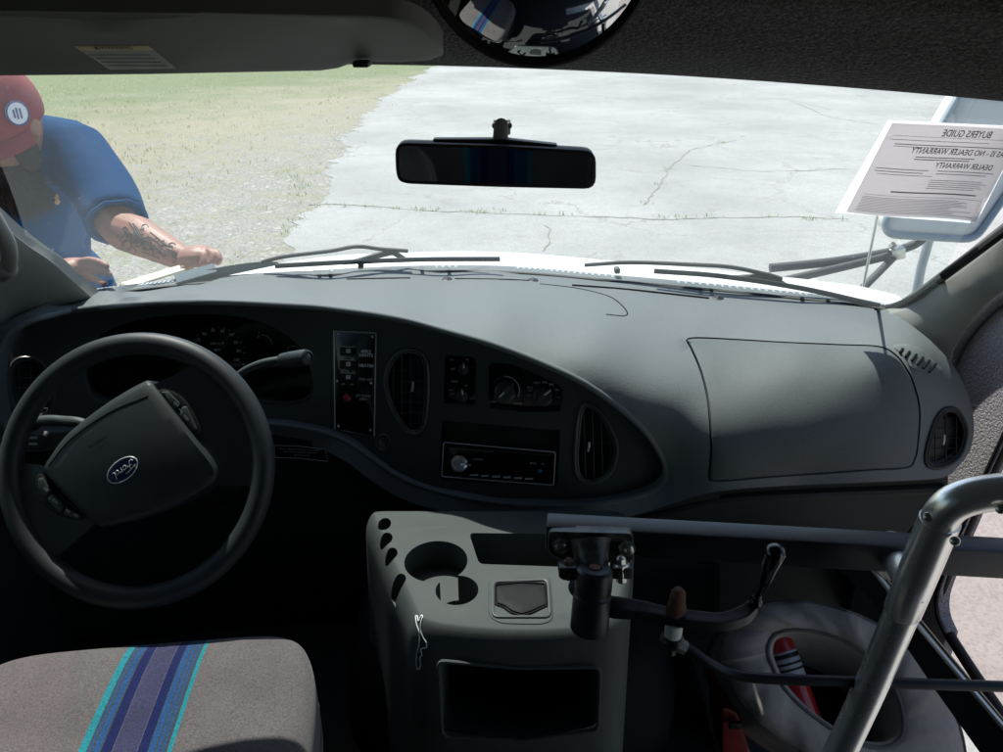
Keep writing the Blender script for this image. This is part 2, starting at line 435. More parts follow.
def seat_mat():
    m = bpy.data.materials.new('striped_seat_fabric'); m.use_nodes = True; nt = m.node_tree; N = nt.nodes; L = nt.links; b = N['Principled BSDF']
    b.inputs['Roughness'].default_value = .95; b.inputs['Specular IOR Level'].default_value = .1; b.inputs['Sheen Weight'].default_value = .15
    at = N.new('ShaderNodeAttribute'); at.attribute_name = 'stripe'
    rp = N.new('ShaderNodeValToRGB'); cr = rp.color_ramp; cr.interpolation = 'CONSTANT'
    g = (.088, .080, .081); dg = (.032, .04, .052); t = (.012, .15, .18); bl = (.012, .052, .14); nv = (.005, .009, .055); pu = (.032, .032, .07); th = (.06, .055, .085)
    st = [(0, g), (.10, t), (.165, dg), (.185, bl), (.205, dg), (.225, bl), (.25, bl), (.275, dg), (.29, nv), (.38, th), (.39, pu), (.50, pu), (.59, th), (.60, nv), (.68, dg), (.69, bl), (.74, dg), (.755, bl), (.785, dg), (.80, bl), (.82, dg), (.845, t), (.885, g)]
    while len(cr.elements) < len(st): cr.elements.new(.5)
    for e, (p, c) in zip(cr.elements, st): e.position = p
    for e, (p, c) in zip(cr.elements, st): e.color = (*c, 1)
    L.new(at.outputs['Fac'], rp.inputs['Fac'])
    tc = N.new('ShaderNodeTexCoord')
    n = N.new('ShaderNodeTexNoise'); n.inputs['Scale'].default_value = 420; n.inputs['Detail'].default_value = 2; L.new(tc.outputs['Object'], n.inputs['Vector'])
    mr = N.new('ShaderNodeMapRange'); mr.inputs['From Min'].default_value = .3; mr.inputs['From Max'].default_value = .7; mr.inputs['To Min'].default_value = .7; mr.inputs['To Max'].default_value = 1.3
    L.new(n.outputs['Fac'], mr.inputs['Value'])
    n3 = N.new('ShaderNodeTexNoise'); n3.inputs['Scale'].default_value = 12; n3.inputs['Detail'].default_value = 4; L.new(tc.outputs['Object'], n3.inputs['Vector'])
    m3 = N.new('ShaderNodeMapRange'); m3.inputs['From Min'].default_value = .3; m3.inputs['From Max'].default_value = .7; m3.inputs['To Min'].default_value = .85; m3.inputs['To Max'].default_value = 1.12
    L.new(n3.outputs['Fac'], m3.inputs['Value'])
    mu = N.new('ShaderNodeMath'); mu.operation = 'MULTIPLY'; L.new(mr.outputs['Result'], mu.inputs[0]); L.new(m3.outputs['Result'], mu.inputs[1])
    vm = N.new('ShaderNodeVectorMath'); vm.operation = 'SCALE'; L.new(rp.outputs['Color'], vm.inputs[0]); L.new(mu.outputs[0], vm.inputs['Scale']); L.new(vm.outputs[0], b.inputs['Base Color'])
    bp = N.new('ShaderNodeBump'); bp.inputs['Strength'].default_value = .5; bp.inputs['Distance'].default_value = .0015; L.new(n.outputs['Fac'], bp.inputs['Height']); L.new(bp.outputs['Normal'], b.inputs['Normal'])
    return m
M_seat = seat_mat()
def set_stripe(o, fn):
    a = o.data.attributes.new('stripe', 'FLOAT', 'POINT')
    for i, v in enumerate(o.data.vertices): a.data[i].value = fn(v.co)

# ------------------------------------------------------------------ the lot outside
def ground_mat():
    m = bpy.data.materials.new('gravel_and_dry_grass'); m.use_nodes = True; nt = m.node_tree; N = nt.nodes; L = nt.links; b = N['Principled BSDF']
    b.inputs['Roughness'].default_value = .95; b.inputs['Specular IOR Level'].default_value = .1
    ge = N.new('ShaderNodeNewGeometry'); sx = N.new('ShaderNodeSeparateXYZ'); L.new(ge.outputs['Position'], sx.inputs[0])
    def noise(s, d=4, r=.6):
        n = N.new('ShaderNodeTexNoise'); n.inputs['Scale'].default_value = s; n.inputs['Detail'].default_value = d; n.inputs['Roughness'].default_value = r; L.new(ge.outputs['Position'], n.inputs['Vector']); return n.outputs['Fac']
    def rng(v, a, c, lo=0., hi=1.):
        r = N.new('ShaderNodeMapRange'); r.inputs['From Min'].default_value = a; r.inputs['From Max'].default_value = c; r.inputs['To Min'].default_value = lo; r.inputs['To Max'].default_value = hi
        L.new(v, r.inputs['Value']); return r.outputs['Result']
    def mth(op, a, c):
        q = N.new('ShaderNodeMath'); q.operation = op
        for i, v in enumerate((a, c)):
            if isinstance(v, (int, float)): q.inputs[i].default_value = v
            else: L.new(v, q.inputs[i])
        return q.outputs[0]
    def mix(f, a, c):
        q = N.new('ShaderNodeMix'); q.data_type = 'RGBA'; L.new(f, q.inputs['Factor'])
        for k, v in (('A', a), ('B', c)):
            if isinstance(v, tuple): q.inputs[k].default_value = (*v, 1)
            else: L.new(v, q.inputs[k])
        return q.outputs['Result']
    vo = N.new('ShaderNodeTexVoronoi'); vo.inputs['Scale'].default_value = 22; L.new(ge.outputs['Position'], vo.inputs['Vector'])
    stone = mix(rng(noise(30, 3), .35, .7), (.19, .175, .15), (.385, .365, .33))
    stone = mix(rng(vo.outputs['Color'], .72, 1.), stone, (.46, .45, .42))
    straw = mix(rng(noise(45, 5, .75), .35, .7), (.22, .195, .13), (.40, .365, .27))
    green = mix(rng(noise(28, 5, .75), .35, .7), (.10, .125, .055), (.25, .275, .145))
    # gravel near the slab, dry grass beyond, greener far to the left
    d1 = mth('ADD', mth('MULTIPLY', sx.outputs['X'], -.16), mth('MULTIPLY', sx.outputs['Y'], .055))
    f1 = rng(mth('ADD', d1, mth('MULTIPLY', noise(.55, 5, .7), 1.1)), 1.5, 2.05)
    d2 = mth('ADD', mth('MULTIPLY', sx.outputs['X'], -.09), mth('MULTIPLY', sx.outputs['Y'], .07))
    f2 = rng(mth('ADD', d2, mth('MULTIPLY', noise(.4, 5, .7), 1.6)), 2.35, 3.0)
    f3 = rng(noise(2.2, 4, .7), .5, .62, 0, .55)
    col = mix(f3, stone, straw); col = mix(rng(noise(1.3, 6, .8), .53, .66, 0, .6), col, mix(rng(noise(33, 3), .4, .6), (.14, .16, .075), (.26, .27, .15))); col = mix(f1, col, mix(rng(noise(3.2, 5, .75), .52, .66, 0, .7), straw, stone)); col = mix(rng(noise(1.9, 6, .8), .52, .64, 0, .4), col, green); col = mix(rng(noise(6, 5, .8), .56, .7, 0, .5), col, (.15, .14, .10)); col = mix(f2, col, green)
    L.new(col, b.inputs['Base Color'])
    bp = N.new('ShaderNodeBump'); bp.inputs['Strength'].default_value = .6; bp.inputs['Distance'].default_value = .02; L.new(noise(40, 4, .7), bp.inputs['Height']); L.new(bp.outputs['Normal'], b.inputs['Normal'])
    return m
def concrete_mat():
    m = bpy.data.materials.new('weathered_concrete'); m.use_nodes = True; nt = m.node_tree; N = nt.nodes; L = nt.links; b = N['Principled BSDF']
    b.inputs['Roughness'].default_value = .9; b.inputs['Specular IOR Level'].default_value = .2
    ge = N.new('ShaderNodeNewGeometry')
    def noise(s, d=5, r=.6, vec=None):
        n = N.new('ShaderNodeTexNoise'); n.inputs['Scale'].default_value = s; n.inputs['Detail'].default_value = d; n.inputs['Roughness'].default_value = r
        L.new(vec or ge.outputs['Position'], n.inputs['Vector']); return n
    def rng(v, a, c, lo=0., hi=1.):
        r = N.new('ShaderNodeMapRange'); r.inputs['From Min'].default_value = a; r.inputs['From Max'].default_value = c; r.inputs['To Min'].default_value = lo; r.inputs['To Max'].default_value = hi
        L.new(v, r.inputs['Value']); return r.outputs['Result']
    def mix(f, a, c):
        q = N.new('ShaderNodeMix'); q.data_type = 'RGBA'; L.new(f, q.inputs['Factor'])
        for k, v in (('A', a), ('B', c)):
            if isinstance(v, tuple): q.inputs[k].default_value = (*v, 1)
            else: L.new(v, q.inputs[k])
        return q.outputs['Result']
    col = mix(rng(noise(.35, 6, .65).outputs['Fac'], .38, .62), (.29, .288, .272), (.395, .39, .37))
    col = mix(rng(noise(1.1, 6, .75).outputs['Fac'], .55, .75, 0, .6), col, (.22, .212, .19))
    col = mix(rng(noise(9, 6, .8).outputs['Fac'], .5, .66, 0, .4), col, (.25, .245, .23))
    col = mix(rng(noise(60, 3, .7).outputs['Fac'], .46, .72, 0, .6), col, (.17, .17, .165))
    col = mix(rng(noise(2.6, 7, .8).outputs['Fac'], .66, .72, 0, .55), col, (.17, .16, .145))
    # hairline map cracking, warped
    vm = N.new('ShaderNodeVectorMath'); vm.operation = 'ADD'; w = noise(.9, 5, .7); sc = N.new('ShaderNodeVectorMath'); sc.operation = 'SCALE'; sc.inputs['Scale'].default_value = 1.1
    L.new(w.outputs['Color'], sc.inputs[0]); L.new(ge.outputs['Position'], vm.inputs[0]); L.new(sc.outputs[0], vm.inputs[1])
    vo = N.new('ShaderNodeTexVoronoi'); vo.feature = 'DISTANCE_TO_EDGE'; vo.inputs['Scale'].default_value = .5; L.new(vm.outputs[0], vo.inputs['Vector'])
    gap = rng(noise(.7, 3).outputs['Fac'], .44, .56)
    lr = rng(vo.outputs['Distance'], .003, .010, .5, 0.)
    mu = N.new('ShaderNodeMath'); mu.operation = 'MULTIPLY'; L.new(gap, mu.inputs[0]); L.new(lr, mu.inputs[1])
    col = mix(mu.outputs[0], col, (.16, .15, .13))
    L.new(col, b.inputs['Base Color'])
    bp = N.new('ShaderNodeBump'); bp.inputs['Strength'].default_value = .3; bp.inputs['Distance'].default_value = .01; L.new(noise(50).outputs['Fac'], bp.inputs['Height']); L.new(bp.outputs['Normal'], b.inputs['Normal'])
    return m
M_ground = ground_mat(); M_conc = concrete_mat()
M_crack = mat('crack_dirt', (.235, .225, .19), .95, spec=.1)
M_weed = mat('weed_leaves', (.16, .21, .08), .8, spec=.2, var=(3, .7, (.28, .28, .13)))
M_pebble = mat('pebbles', (.4, .385, .36), .9, spec=.15, var=(3, .9, (.26, .24, .2)))

tag(obj('ground', grid([[(x, y, 0) for x in (-300, -60, -15, 15, 60, 300)] for y in (-200, -30, 0, 30, 90, 400)]), M_ground, smooth=False), kind='structure')
edge_px = [(283, 254), (297, 232), (318, 200), (328, 182), (334, 165), (345, 142), (362, 118), (385, 97), (410, 80), (438, 64)]
edge = [PZ(*q, 0) for q in edge_px]
e2 = [V3((-2.1, -40, 0)), V3((-2.05, -4, 0)), V3((-1.95, 3, 0))] + edge + [V3((-2.4, 60, 0))]
fine = []
for i in range(len(e2) - 1):
    a, b = e2[i], e2[i + 1]; n = max(1, min(40, int((b - a).length / .12)))
    for k in range(n):
        q = a.lerp(b, k / n); fine.append((q.x + random.gauss(0, .03 + .002 * abs(q.y)) + .08 * math.sin(q.y * 2.3), q.y))
fine.append((-2.4, 60))
conc = fine + [(60, 60), (60, -40)]
vs, fs = cdt(conc, [], 12)
tag(obj('pavement', ([V3((x, y, .004)) for x, y in vs], fs), M_conc, smooth=False), kind='structure')
def ribbon(pts, w, z):
    Vs, Fs = [], []
    fine = []
    for i in range(len(pts) - 1):
        a, b = V3(pts[i]), V3(pts[i + 1]); n = max(2, int((b - a).length / .1))
        fine += [a.lerp(b, k / n) for k in range(n)]
    fine.append(V3(pts[-1]))
    off = 0
    for i, q in enumerate(fine):
        off = off * .8 + random.gauss(0, .018)
        t = (fine[min(i + 1, len(fine) - 1)] - fine[max(i - 1, 0)]).normalized(); s = V3((-t.y, t.x, 0)); ww = w * random.uniform(.25, 1)
        c = q + s * off; Vs += [V3((c.x + s.x * ww, c.y + s.y * ww, z)), V3((c.x - s.x * ww, c.y - s.y * ww, z))]
        if i: Fs.append([2 * i - 2, 2 * i - 1, 2 * i + 1, 2 * i])
    return Vs, Fs
cr_px = [[(308, 205), (420, 210), (500, 213), (560, 216), (660, 218), (760, 218), (850, 221)],
         [(580, 95), (640, 99), (720, 96), (790, 100), (830, 110)], [(648, 205), (662, 180), (672, 168), (690, 150), (735, 140)],
         [(790, 100), (830, 118), (880, 125)], [(690, 166), (760, 172), (850, 170)], [(545, 226), (549, 240), (546, 252)]]
cracks = [ribbon([PZ(*q, 0) for q in l], .011 if i else .016, .008) for i, l in enumerate(cr_px)]
tag(obj('pavement_cracks', cracks, M_crack, smooth=False), kind='structure')
def tufts(spots, hmin, hmax, blades, spread):
    Vs, Fs = [], []
    for c in spots:
        for _ in range(random.randint(blades // 2, blades)):
            x, y = c[0] + random.gauss(0, spread), c[1] + random.gauss(0, spread); h = random.uniform(hmin, hmax); a = random.uniform(0, 6.28); l = random.uniform(.2, .9) * h
            w = h * .13; s = V3((math.cos(a + 1.57) * w, math.sin(a + 1.57) * w, 0)); p = V3((x, y, .004)); d = V3((math.cos(a) * l, math.sin(a) * l, h))
            b = len(Vs); Vs += [p - s, p + s, p + d * .6 + s * .8 + V3((0, 0, h * .1)), p + d * .6 - s * .8 + V3((0, 0, h * .1)), p + d]
            Fs += [[b, b + 1, b + 2, b + 3], [b + 3, b + 2, b + 4]]
    return Vs, Fs
spots = []
for q in fine[200:]:
    if 3 < q[1] < 32 and random.random() < .22: spots.append((q[0] + random.gauss(-.05, .07), q[1]))
for l, p in ((0, .16), (2, .02)):
    for i in range(len(cr_px[l]) - 1):
        a, b = PZ(*cr_px[l][i], 0), PZ(*cr_px[l][i + 1], 0)
        for k in range(30):
            if random.random() < p * (1.6 if i < 2 else .5): q = a.lerp(b, k / 30); spots.append((q.x, q.y + random.gauss(0, .015)))
for c in ((318, 185), (312, 178), (322, 172), (300, 228)):
    q = PZ(*c, 0)
    for _ in range(8): spots.append((q.x - abs(random.gauss(0, .25)), q.y + random.gauss(0, .4)))
tag(obj('weeds', tufts(spots, .012, .04, 9, .045), M_weed, smooth=False), 'green weeds growing along the broken pavement edge and cracks', 'weeds', kind='stuff')
spots = []
while len(spots) < 1500:
    y = 4.5 + 24 * random.random() ** 1.6; x = -2.3 - random.random() * (.62 * y)
    d = -.16 * x + .055 * y
    if random.random() < min(1, max(.03, (d - .9) * .8)): spots.append((x, y))
M_dry = mat('dry_grass', (.46, .42, .28), .9, spec=.1, var=(.8, .9, (.3, .34, .16)))
translucent(M_dry, .5, (.5, .48, .3)); translucent(M_weed, .5, (.3, .38, .14))
tag(obj('grass', tufts(spots, .02, .055, 7, .09), M_dry, smooth=False), 'dry yellow green grass beyond the gravel verge', 'grass', kind='stuff')
Vs, Fs = [], []
for _ in range(6500):
    y = 4. + 9 * random.random() ** 1.3; x = -2.1 - random.random() * (.55 * y); r = random.uniform(.008, .022) * random.choice((1, 1, 1, 1.7))
    b = len(Vs); c = V3((x, y, r * .3)); a = random.random() * 6.28
    for k in range(5): Vs.append(c + V3((math.cos(a + k * 1.257) * r * random.uniform(.7, 1.2), math.sin(a + k * 1.257) * r * random.uniform(.7, 1.2), -r * .3)))
    Vs.append(c + V3((0, 0, r * .2)))
    for k in range(5): Fs.append([b + k, b + (k + 1) % 5, b + 5])
tag(obj('gravel', (Vs, Fs), M_pebble, smooth=False), 'loose pale gravel scattered on the verge beside the pavement', 'gravel', kind='stuff')

# ------------------------------------------------------------------ bus shell
bus = thing('bus_cab', (0, 1.0, 0), 'white shuttle bus cab with carpeted headliner, grey pillars and raked windshield', 'bus')
base_px = [(40, 306, 1.40), (75, 299, 1.436), (130, 291.5, 1.485), (200, 284.5, 1.525), (330, 276.5, 1.575), (440, 272.5, 1.597), (520, 274, 1.59), (600, 281, 1.56), (700, 290, 1.515), (800, 300, 1.45), (880, 309.5, 1.38), (925, 320, 1.315)]
Bc = catmull([PY(*q) for q in base_px], 6)
H_px = [(-60, 75, .98), (120, 62, 1.06), (300, 60, 1.105), (470, 62.5, 1.12), (650, 70, 1.105), (830, 82, 1.06), (1003, 97, .98), (1100, 110, .89)]
Hc = catmull([PY(*q) for q in H_px], 8)
def at_t(c, t):
    x = t * (len(c) - 1); i = min(int(x), len(c) - 2); return c[i].lerp(c[i + 1], x - i)
NW = 40
ws_rows = []
for k in range(13):
    s = k / 12; row = []
    for i in range(NW + 1):
        a, b = at_t(Bc, i / NW), at_t(Hc, i / NW); q = a.lerp(b, s); q = q + V3((0, .04, .045)) * (4 * s * (1 - s)); row.append(q)
    ws_rows.append(row)
ws = grid(ws_rows)
obj('windshield', ws, M_glass, bus)
ws_bvh = BVHTree.FromPolygons([tuple(v) for v in ws[0]], ws[1])
def WS(px, py, off=0.):
    r = ray(px, py).normalized(); h = ws_bvh.ray_cast(CAM, r)
    p = h[0] if h[0] else CAM + r * 1.4
    return p + r * off
seal = list(reversed([at_t(Hc, i / 60) for i in range(61)])) 
obj('windshield_seal', [tube([q + V3((0, .004, -.001)) for q in Bc], .0055, 8), tube([q + V3((0, .003, .004)) for q in Hc], .006, 8)], M_rubber, bus)
# side edges of the glass
redge = [ws_rows[k][NW] for k in range(13)]; ledge = [ws_rows[k][0] for k in range(13)]
rs_px = [(845, 311), (885, 308.5), (900, 304.5), (918, 295), (945, 275), (975, 253), (1003, 232), (1045, 200)]
rsq = [WS(*q, .012) for q in smo([(874, 309.3)] + rs_px[1:], 5)]
obj('windshield_seal', tube(rsq, [min(.0075, .001 + .0012 * i) for i in range(len(rsq))], 8), M_rubber, bus)
# pillars: reliefs with their own depth
SR = TPS([(880, 312, 1.37), (912, 305, 1.33), (945, 280, 1.26), (1003, 236, 1.15), (1060, 195, 1.05), (905, 325, 1.31), (950, 352, 1.26), (965, 325, 1.23), (1003, 287, 1.13), (1060, 245, 1.04), (960, 300, 1.2), (1150, 125, .92), (1160, 175, .92)])
obj('pillar', relief(smo([(872, 314), (884, 313), (902, 308.5), (920, 298), (947, 279), (977, 257), (1003, 237), (1060, 195), (1110, 158), (1150, 118)], 5) + smo([(1175, 160), (1120, 205), (1070, 243), (1003, 292), (983, 309), (966, 330), (954, 350), (950, 362), (930, 352), (905, 335), (880, 322)], 4), SR, 0, .03, 12, bevel=3, bd=.006), M_pillar, bus)
SL = TPS([(95, 299, 1.42), (60, 268, 1.36), (12, 232, 1.28), (-30, 195, 1.22), (20, 320, 1.36), (-20, 345, 1.27), (-60, 300, 1.2), (-60, 230, 1.16), (20, 285, 1.315)])
lp = obj('pillar', relief(smo([(-60, 170), (-20, 203), (5, 226), (30, 246), (52, 261), (72, 279), (96, 300)], 5) + smo([(70, 304), (38, 314), (15, 330), (-8, 352), (-40, 380), (-90, 400)], 4) + [(-95, 200)], SL, 0, .03, 12, bevel=3, bd=.006), M_pillar, bus)
hs = plane3((-10, 200, 1.28), (20, 275, 1.33), (-40, 260, 1.25))
obj('grab_handle', [tube(catmull([PD(-38, 160, 1.2), PD(-22, 190, 1.21), PD(-4, 222, 1.225), PD(8, 245, 1.25), PD(9, 264, 1.275), PD(2, 276, 1.3)], 6), .0125, 12), sphere(PD(5, 268, 1.285), .019, 1, 1, 1)], M_pillar, lp)
# headliner: rolled carpet lip above the glass and the ceiling running back
hrows = []
for px, py, Y in [(-160, 70, .97)] + H_px + [(1160, 112, .85)]:
    b = PY(px, py, Y)
    hrows.append([b + V3((0, .03, .02)), b + V3((0, .0, -.003)), b + V3((0, -.035, .002)), b + V3((0, -.10, .03)), b + V3((0, -.19, .085)), b + V3((0, -.35, .16)), V3((b.x, -.4, 2.26)), V3((b.x, -3., 2.3))])
obj('headliner', loft(hrows, 5), M_head, bus)
# outer roof cap above the headliner, walls, floor: closes the cab
obj('roof', bx(-1.05, -3.1, 2.36, 1.05, .95, 2.40), M_paint, bus)
obj('roof_cap', loft([[q + V3((0, .03, .022)), q + V3((0, -.02, .09)), q + V3((0, -.2, .3)), V3((q.x, .3, 2.405))] for q in [Hc[0] + V3((-.25, -.1, 0))] + Hc[::6] + [Hc[-1] + V3((.25, -.1, 0))]], 3), M_paint, bus)
obj('rear_wall', bx(-1.05, -3.14, .5, 1.05, -3.1, 2.4), M_wallc, bus)
obj('cab_floor', bx(-1.0, -3.1, .62, .42, 1.5, .68), M_floor, bus)
obj('step_well', [bx(.42, -3.1, .62, 1.0, .1, .68), bx(.42, .1, .3, 1.0, 1.5, .34), bx(.425, .1, .34, .445, 1.5, .62)], M_floor, bus)
obj('firewall', bx(-1.0, 1.5, .3, 1.0, 1.53, 1.42), M_black, bus)
XW_ = .885
# left wall with the driver's window
obj('window', bx(-1.003, -2.7, 1.35, -.997, -.3, 1.95), M_tint, bus); obj('window', bx(XW_ + .037, -2.7, 1.35, XW_ + .043, -.4, 1.95), M_tint, bus)
obj('wall', [bx(-1.02, -3.1, .5, -.98, .15, 1.35), bx(-1.02, -3.1, 1.95, -.98, .15, 2.38), bx(-1.02, -3.1, 1.35, -.98, -2.7, 1.95), bx(-1.02, -.3, 1.35, -.98, .15, 1.95), bx(-1.02, .15, .5, -.98, 1.45, 1.3), bx(-1.02, .15, 1.95, -.98, 1.2, 2.38), bx(-1.02, 1.15, 1.3, -.98, 1.45, 1.55)], M_lower, bus)
obj('window', bx(-1.003, .15, 1.3, -.997, 1.15, 1.95), M_tint, bus)
# right wall: carpeted corner, door opening behind
XW = .885
SX = lambda px, py: PX(px, py, XW)
seal_px = [(1060, 330), (1030, 388), (1006, 440), (990, 474), (972, 515), (955, 555), (945, 580), (940, 598), (941, 615), (948, 632), (962, 655), (985, 690), (1010, 728), (1040, 780)]
car = smo([(948, 352), (954, 350), (966, 330), (983, 309), (1003, 292), (1070, 243)], 5) + [(1120, 230)] + smo([(1075, 290)] + seal_px[:10], 4) + [(940, 660), (900, 680), (830, 600), (830, 420)]
obj('corner_panel', relief(car, SX, 0, .02, 14, ext=(1, 0, 0), bevel=4, bd=.006), M_wallc, bus)
obj('panel_piping', ptube([(947, 366), (952, 352), (964, 332), (982, 311), (1003, 293), (1050, 258)], lambda a, b: PX(a, b, XW - .012), .016, seg=12), M_wallc, bus)
obj('door_seal', ptube(seal_px, lambda a, b: PX(a, b, XW + .01), .011, seg=10), M_rubber, bus)
obj('door_glass', ([PX(a, b, XW + .03) for a, b in ((1300, 200), (935, 300), (920, 640), (1000, 760), (1300, 820))], [[0, 1, 2, 3, 4]]), M_dglass, bus)
obj('wall', [bx(XW + .02, -3.1, .5, XW + .06, -.1, 1.35), bx(XW + .02, -3.1, 1.95, XW + .06, -.1, 2.38), bx(XW + .02, -3.1, 1.35, XW + .06, -2.7, 1.95), bx(XW + .02, -.4, 1.35, XW + .06, -.1, 1.95), bx(XW + .02, -.1, 1.98, XW + .06, 1.2, 2.38)], M_lower, bus)
# cowl and hood in front of the glass
cow = [q + V3((0, .012, -.004)) for q in Bc]
obj('cowl_grille', grid([[q + V3((0, .004, -.012)), q + V3((0, .012, -.004)), q + V3((0, .035, -.003)), q + V3((0, .04, -.02))] for q in cow]), M_cowl, bus)
teeth = []
for i in range(150):
    q = at_t(Bc, i / 149.); teeth.append(box(q + V3((0, .042, -.002)), (.0026, 0, 0), (0, .008, 0), (0, 0, .003)))
obj('cowl_slats', teeth, M_cowl, bus)
hood = []
for i in range(0, len(Bc), 3):
    q = Bc[i]; k = (q.x / .9); y = q.y; e = -.01 * abs(k) ** 3 - .22 * max(0, -q.x - .40) ** 1.3
    hood.append([V3((q.x, y + .046, q.z - .02)), V3((q.x, y + .05, q.z + .002 + e)), V3((q.x * 1.01, y + .12, q.z + .008 + e)), V3((q.x * 1.02, y + .22, q.z - .026 + e)), V3((q.x, y + .5, q.z - .16 + 3 * e)), V3((q.x * .95, y + .8, q.z - .33)), V3((q.x * .92, y + .9, q.z - .5))])
obj('hood', loft(hood, 3), M_paint, bus)
for g_ in [box(WS(361, 265, .055), (.006, 0, 0), (0, .01, 0), (0, 0, .006), .003), box(WS(617, 270, .055), (.006, 0, 0), (0, .01, 0), (0, 0, .006), .003)]: obj('nozzle', g_, M_rubber2, bus)
obj('cowl_corner', relief(smo([(168, 282), (185, 275), (215, 268), (250, 262.5), (270, 261.5), (278, 263), (255, 268), (222, 275), (196, 280.5)], 3), lambda a, b: WS(a, b, .05), 0, .004, 10, bevel=1.5, bd=.002, ext=(0, .3, -1)), M_cowlg, bus)
obj('fender', [bx(-1.0, 1.52, .45, -.93, 2.4, 1.22, .05), bx(.93, 1.52, .45, 1.0, 2.4, 1.22, .05), bx(-.93, 2.35, .45, .93, 2.42, .95, .03)], M_paint, bus)

# ------------------------------------------------------------------ dashboard
dash = thing('dashboard', (0, 1.3, .95), 'long grey curved dashboard with round edged instrument panel under the windshield', 'dashboard')
brow = [(-6, 372, 1.255), (-2, 352, 1.27), (10, 332, 1.285), (40, 318, 1.312), (100, 307, 1.335), (200, 302, 1.34), (300, 306, 1.32), (350, 311, 1.295), (400, 319, 1.26), (450, 332, 1.22), (500, 347, 1.185), (560, 371, 1.15), (600, 393, 1.135), (640, 425, 1.125), (660, 452, 1.14), (667, 474, 1.155), (660, 487, 1.16), (640, 496, 1.165), (600, 504, 1.175), (560, 506, 1.19), (500, 503, 1.215), (440, 492, 1.25), (400, 477, 1.28), (370, 457, 1.305), (340, 438, 1.33), (300, 427, 1.345), (250, 423, 1.35), (150, 425, 1.345), (60, 432, 1.31), (8, 430, 1.27), (-6, 405, 1.255)]
skin_pts = [q for q in base_px[1:-1]] + brow[::1] + [(700, 320, 1.36), (700, 345, 1.27), (800, 345, 1.24), (880, 345, 1.215), (700, 395, 1.15), (800, 395, 1.132), (880, 395, 1.135), (700, 450, 1.097), (800, 450, 1.085), (880, 450, 1.096), (700, 490, 1.102), (800, 485, 1.095), (900, 475, 1.10), (920, 345, 1.22), (960, 385, 1.21), (974, 420, 1.20), (965, 455, 1.17), (945, 475, 1.13), (650, 512, 1.15), (560, 527, 1.17), (440, 513, 1.235), (345, 462, 1.31), (200, 440, 1.34), (0, 450, 1.27), (-60, 370, 1.24), (500, 310, 1.32), (600, 330, 1.27), (300, 290, 1.445), (120, 298, 1.41), (640, 365, 1.19), (680, 390, 1.152), (440, 300, 1.40), (-60, 340, 1.27)]
SK = TPS(skin_pts, 3e-3)
outline = smo([(a, b) for a, b, _ in base_px[1:-1]], 6) + smo([(905, 322), (930, 340), (955, 368), (969, 398), (974, 425), (970, 450), (957, 468), (945, 477), (920, 480), (850, 483), (800, 485), (750, 488), (715, 492), (690, 498), (650, 511), (610, 521), (560, 525), (500, 522), (440, 511), (400, 498), (370, 480), (345, 461), (310, 446), (270, 440), (200, 440), (100, 447), (0, 452), (-60, 440)], 4) + [(-75, 390), (-60, 352), (-20, 338), (8, 322), (35, 311)]
outline = resample(outline, 9)
hole = resample(sm([(a, b) for a, b, _ in brow], 5), 7)
glove = sm([(686, 340), (697, 337), (740, 339), (781.6, 341.5), (840, 344), (880, 346), (897, 355), (907, 368), (914, 382), (920.6, 409), (919, 443), (915.5, 460), (907, 468.6), (870, 471), (832.5, 473.7), (770, 478), (716, 482), (708.5, 477), (709.5, 460), (710, 440), (707, 402.5), (700, 372), (690, 348)], 4)
vent_r = sm([(945, 409), (957, 410), (965, 423.6), (966, 437), (960, 455.5), (946.5, 466), (930.5, 467.5), (925, 458), (929, 437), (936, 418)], 4)
defr = rnd([(893, 346), (908, 344.5), (922, 349), (944, 371), (936, 374), (912, 369)], 4)
outline_b = inset(outline, 0)
v, f = relief(outline, SK, 0, .05, 11, holes=[hole, glove, vent_r], hole_depth=.045, hole_cap=False, back=False)
# the recess under the brow keeps its rear open to the instrument panel; glove and vent recesses get dark backs
pad = obj('dash_pad', (v, f), M_pad, dash, sharp=45)
obj('pad_edge', tube([toward(SK(*q), .0) + V3((0, .003, -.001)) for q in hole], .0058, 10, True), M_pad, pad)
gd = inset(glove, 1.6)
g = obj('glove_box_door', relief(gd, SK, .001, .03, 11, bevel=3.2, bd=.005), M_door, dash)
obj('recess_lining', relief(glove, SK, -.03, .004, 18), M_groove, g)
# slits, sensor domes and the cover seam in the top pad
for g_ in [ptube([(347, 279.5), (380, 278.7), (410, 278.3)], SK, .0024, 0), ptube([(455, 278.8), (500, 279.5), (535, 281)], SK, .002, 0), ptube([(572, 285.5), (620, 289), (668, 294), (709, 298.5)], SK, .003, 0)]: obj('defroster_slot', g_, M_groove, pad)
obj('cover_seam', ptube([(540, 284), (575, 288), (605, 295), (618, 302), (627, 312), (624, 316), (606, 314.5)], SK, .0014, -.0004), M_groove, pad)
for q in ((447, 279.5), (533, 280.5), (718, 298)):
    obj('light_sensor', [sphere(SK(*q), .006, 1, 1, .6), lathe(SK(*q) + V3((0, 0, -.002)), (0, -.1, 1), [(.011, 0), (.011, .003), (.009, .004)])], M_black, pad)
# side demister grille
dg = obj('demister_grille', relief(defr, SK, .0035, .006, 5, bevel=1.2, bd=.002), M_pad, dash)
sl = []
for k in range(6):
    x, y = 901 + k * 6.2, 350 + k * 3.3; l = 3 + .9 * k if k < 4 else 6
    sl.append(tube([toward(SK(x + l * .62, y - l * .45), .0045), toward(SK(x - l * .62 + 1, y + l * .9), .0045)], .0024, 6))
obj('slot', sl, M_groove, dg)
